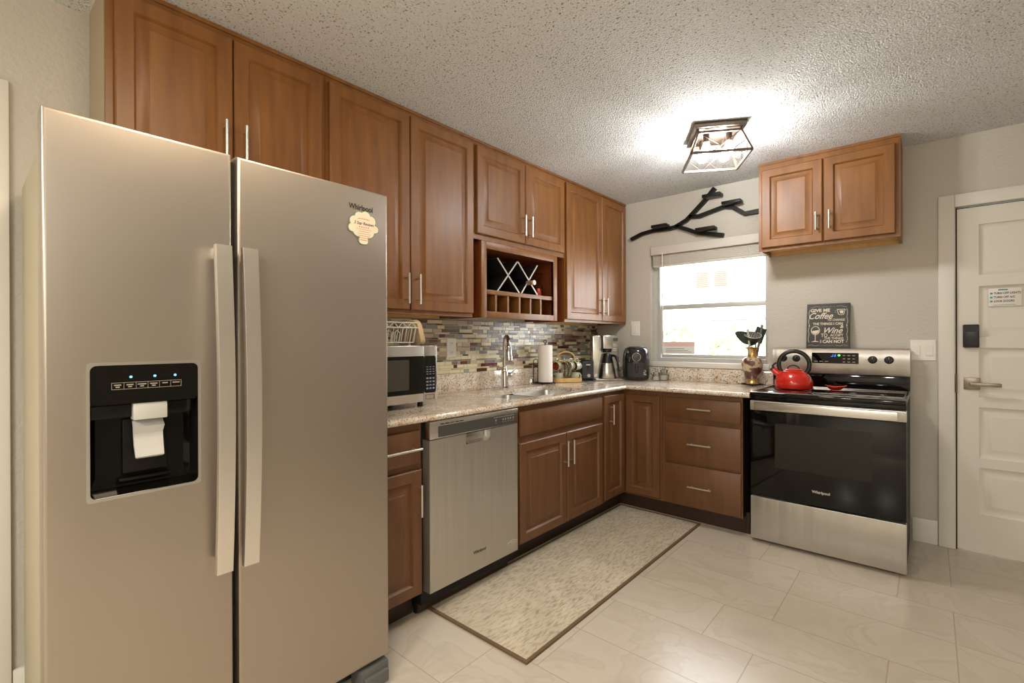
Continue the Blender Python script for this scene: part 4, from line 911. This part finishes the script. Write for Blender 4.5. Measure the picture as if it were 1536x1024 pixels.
# vase on trivet with utensils
tv_ = thing('trivet', 'black wire trivet under the vase beside the range', 'trivet', (1.362, -.115, CT))
b = MB()
for r in (.04, .075): b.tube([(x, y, CT+.011) for x, y in circ(1.362, -.115, r, 30)], .0025, 7, closed=True)
for k in range(6):
    a = R(60*k+15); c_ = Vector((1.362, -.115, CT+.011)); dd = Vector((math.cos(a), math.sin(a), 0)); n_ = Vector((-dd.y, dd.x, 0))
    b.tube([c_+dd*.04, c_+dd*.062+n_*.012, c_+dd*.085, c_+dd*.062-n_*.012, c_+dd*.04], .0022, 6)
for k in range(3):
    a = R(120*k+45); b.tube([(1.362+.075*math.cos(a), -.115+.075*math.sin(a), CT+.011), (1.362+.083*math.cos(a), -.115+.083*math.sin(a), CT+.0025)], .003, 8)
b.build('wire', 'iron', tv_)
vz = CT+.0142
vs_ = thing('vase', 'brown and cream patterned ceramic vase with gold foot holding utensils', 'vase', (1.362, -.115, vz))
MB().lathe([(.040, .036), (.047, .05), (.064, .10), (.071, .145), (.069, .165), (.056, .185), (.036, .194)], (1.362, -.115, vz), n=40, cap0=False, cap1=False).build('vase_body', 'vase', vs_)
MB().lathe([(.0, .0), (.044, .0), (.045, .008), (.036, .02), (.034, .028), (.0402, .0362)], (1.362, -.115, vz), n=40).build('foot', 'gold', vs_)
MB().lathe([(.0362, .194), (.030, .215), (.029, .236), (.034, .252), (.050, .262), (.048, .264), (.031, .252), (.026, .236), (.027, .2)], (1.362, -.115, vz), n=40, cap0=False, cap1=False).build('neck', 'gold', vs_)
V0 = Vector((1.362, -.115, vz))
def utensil(name, label, cat, build): 
    t = thing(name, label, cat, V0+Vector((0, 0, .1)), group='utensils in the vase'); build(t); return t
RT = Vector((.82, .57, 0)); TC = Vector((.57, -.82, 0))   # to the right / toward the viewer side of the room
def u1(t):
    MB().tube([V0+Vector((0, 0, .08)), V0+RT*-.008+TC*.01+Vector((0, 0, .27))], .005, 8).build('handle', 'green', t)
    n = (TC*.55+Vector((0, 0, .83))).normalized(); c = V0+TC*.012+RT*.0+Vector((0, 0, .352)); xx = RT; yy = n.cross(xx)
    W = lambda u, v, d: c+xx*u+yy*v+n*d
    b = MB(); ls = [[W(u, v, d) for u, v in circ(0, 0, r, 28, r*.8)] for r, d in ((.060, 0), (.057, -.014), (.042, -.062), (.014, -.088), (.012, -.087), (.040, -.059), (.054, -.014), (.058, .001))]
    b.loops(ls, cap0=False, cap1=False); b.build('ladle_bowl', 'green', t)
    b = MB(); b.ring(circ(0, 0, .060, 28, .048), circ(0, 0, .054, 28, .043), W, .001, .003)
    for k in range(-4, 5): 
        w_ = .052*math.sqrt(max(0, 1-(k*.0112/.054)**2)); b.bar(W(k*.0112-.006, -.8*w_, .002), W(k*.0112+.006, .8*w_, .002), .0022, .002, up=n)
    b.build('slotted_face', 'silver', t)
utensil('slotted_spoon', 'dark green utensil with round slotted head at the front of the vase', 'utensil', u1)
def u2(t):
    MB().tube([V0+RT*-.004+Vector((0, 0, .09)), V0+RT*-.03+Vector((0, 0, .27))], .004, 8).build('handle', 'green', t)
    c = V0+RT*-.066+Vector((0, 0, .342)); d = Vector((-.75*RT.x, -.75*RT.y, .45)).normalized(); n = TC; s = d.cross(n)
    b = MB(); b.loops([[c+d*(.066*math.cos(a)-.006)+s*(.040*math.sin(a)*(1-.35*math.cos(a)))+n*(.004*e+.012*math.sin(a)**2) for a in [2*math.pi*k/24 for k in range(24)]] for e in (-.5, .5)]); b.build('spoon_head', 'green', t)
utensil('serving_spoon', 'dark green serving spoon leaning left out of the vase', 'utensil', u2)
def u3(t):
    MB().tube([V0+RT*.004+TC*-.008+Vector((0, 0, .09)), V0+RT*.03+TC*-.01+Vector((0, 0, .30))], .004, 8).build('handle', 'green', t)
    c = V0+RT*.054+TC*-.014+Vector((0, 0, .352)); d = Vector((RT.x*.35, RT.y*.35, .94)).normalized(); n = TC
    MB().obox(c, d, n.cross(d), n, .056, .036, .002, .0015).build('spatula_blade', 'green', t)
utensil('spatula', 'dark green spatula leaning right at the back of the vase', 'utensil', u3)
def u4(t):
    MB().tube([V0+RT*.008+TC*.012+Vector((0, 0, .09)), V0+RT*.072+TC*-.006+Vector((0, 0, .425))], [.006, .009], 10).build('handle', 'greypl', t)
utensil('whisk', 'grey utensil handle standing highest at the right of the vase', 'utensil', u4)
def u5(t):
    MB().tube([V0+RT*-.005+TC*.014+Vector((0, 0, .09)), V0+RT*-.040+TC*.022+Vector((0, 0, .395))], [.005, .008], 10).build('handle', 'silver', t)
utensil('tongs', 'silver utensil handle leaning left behind the slotted spoon', 'utensil', u5)
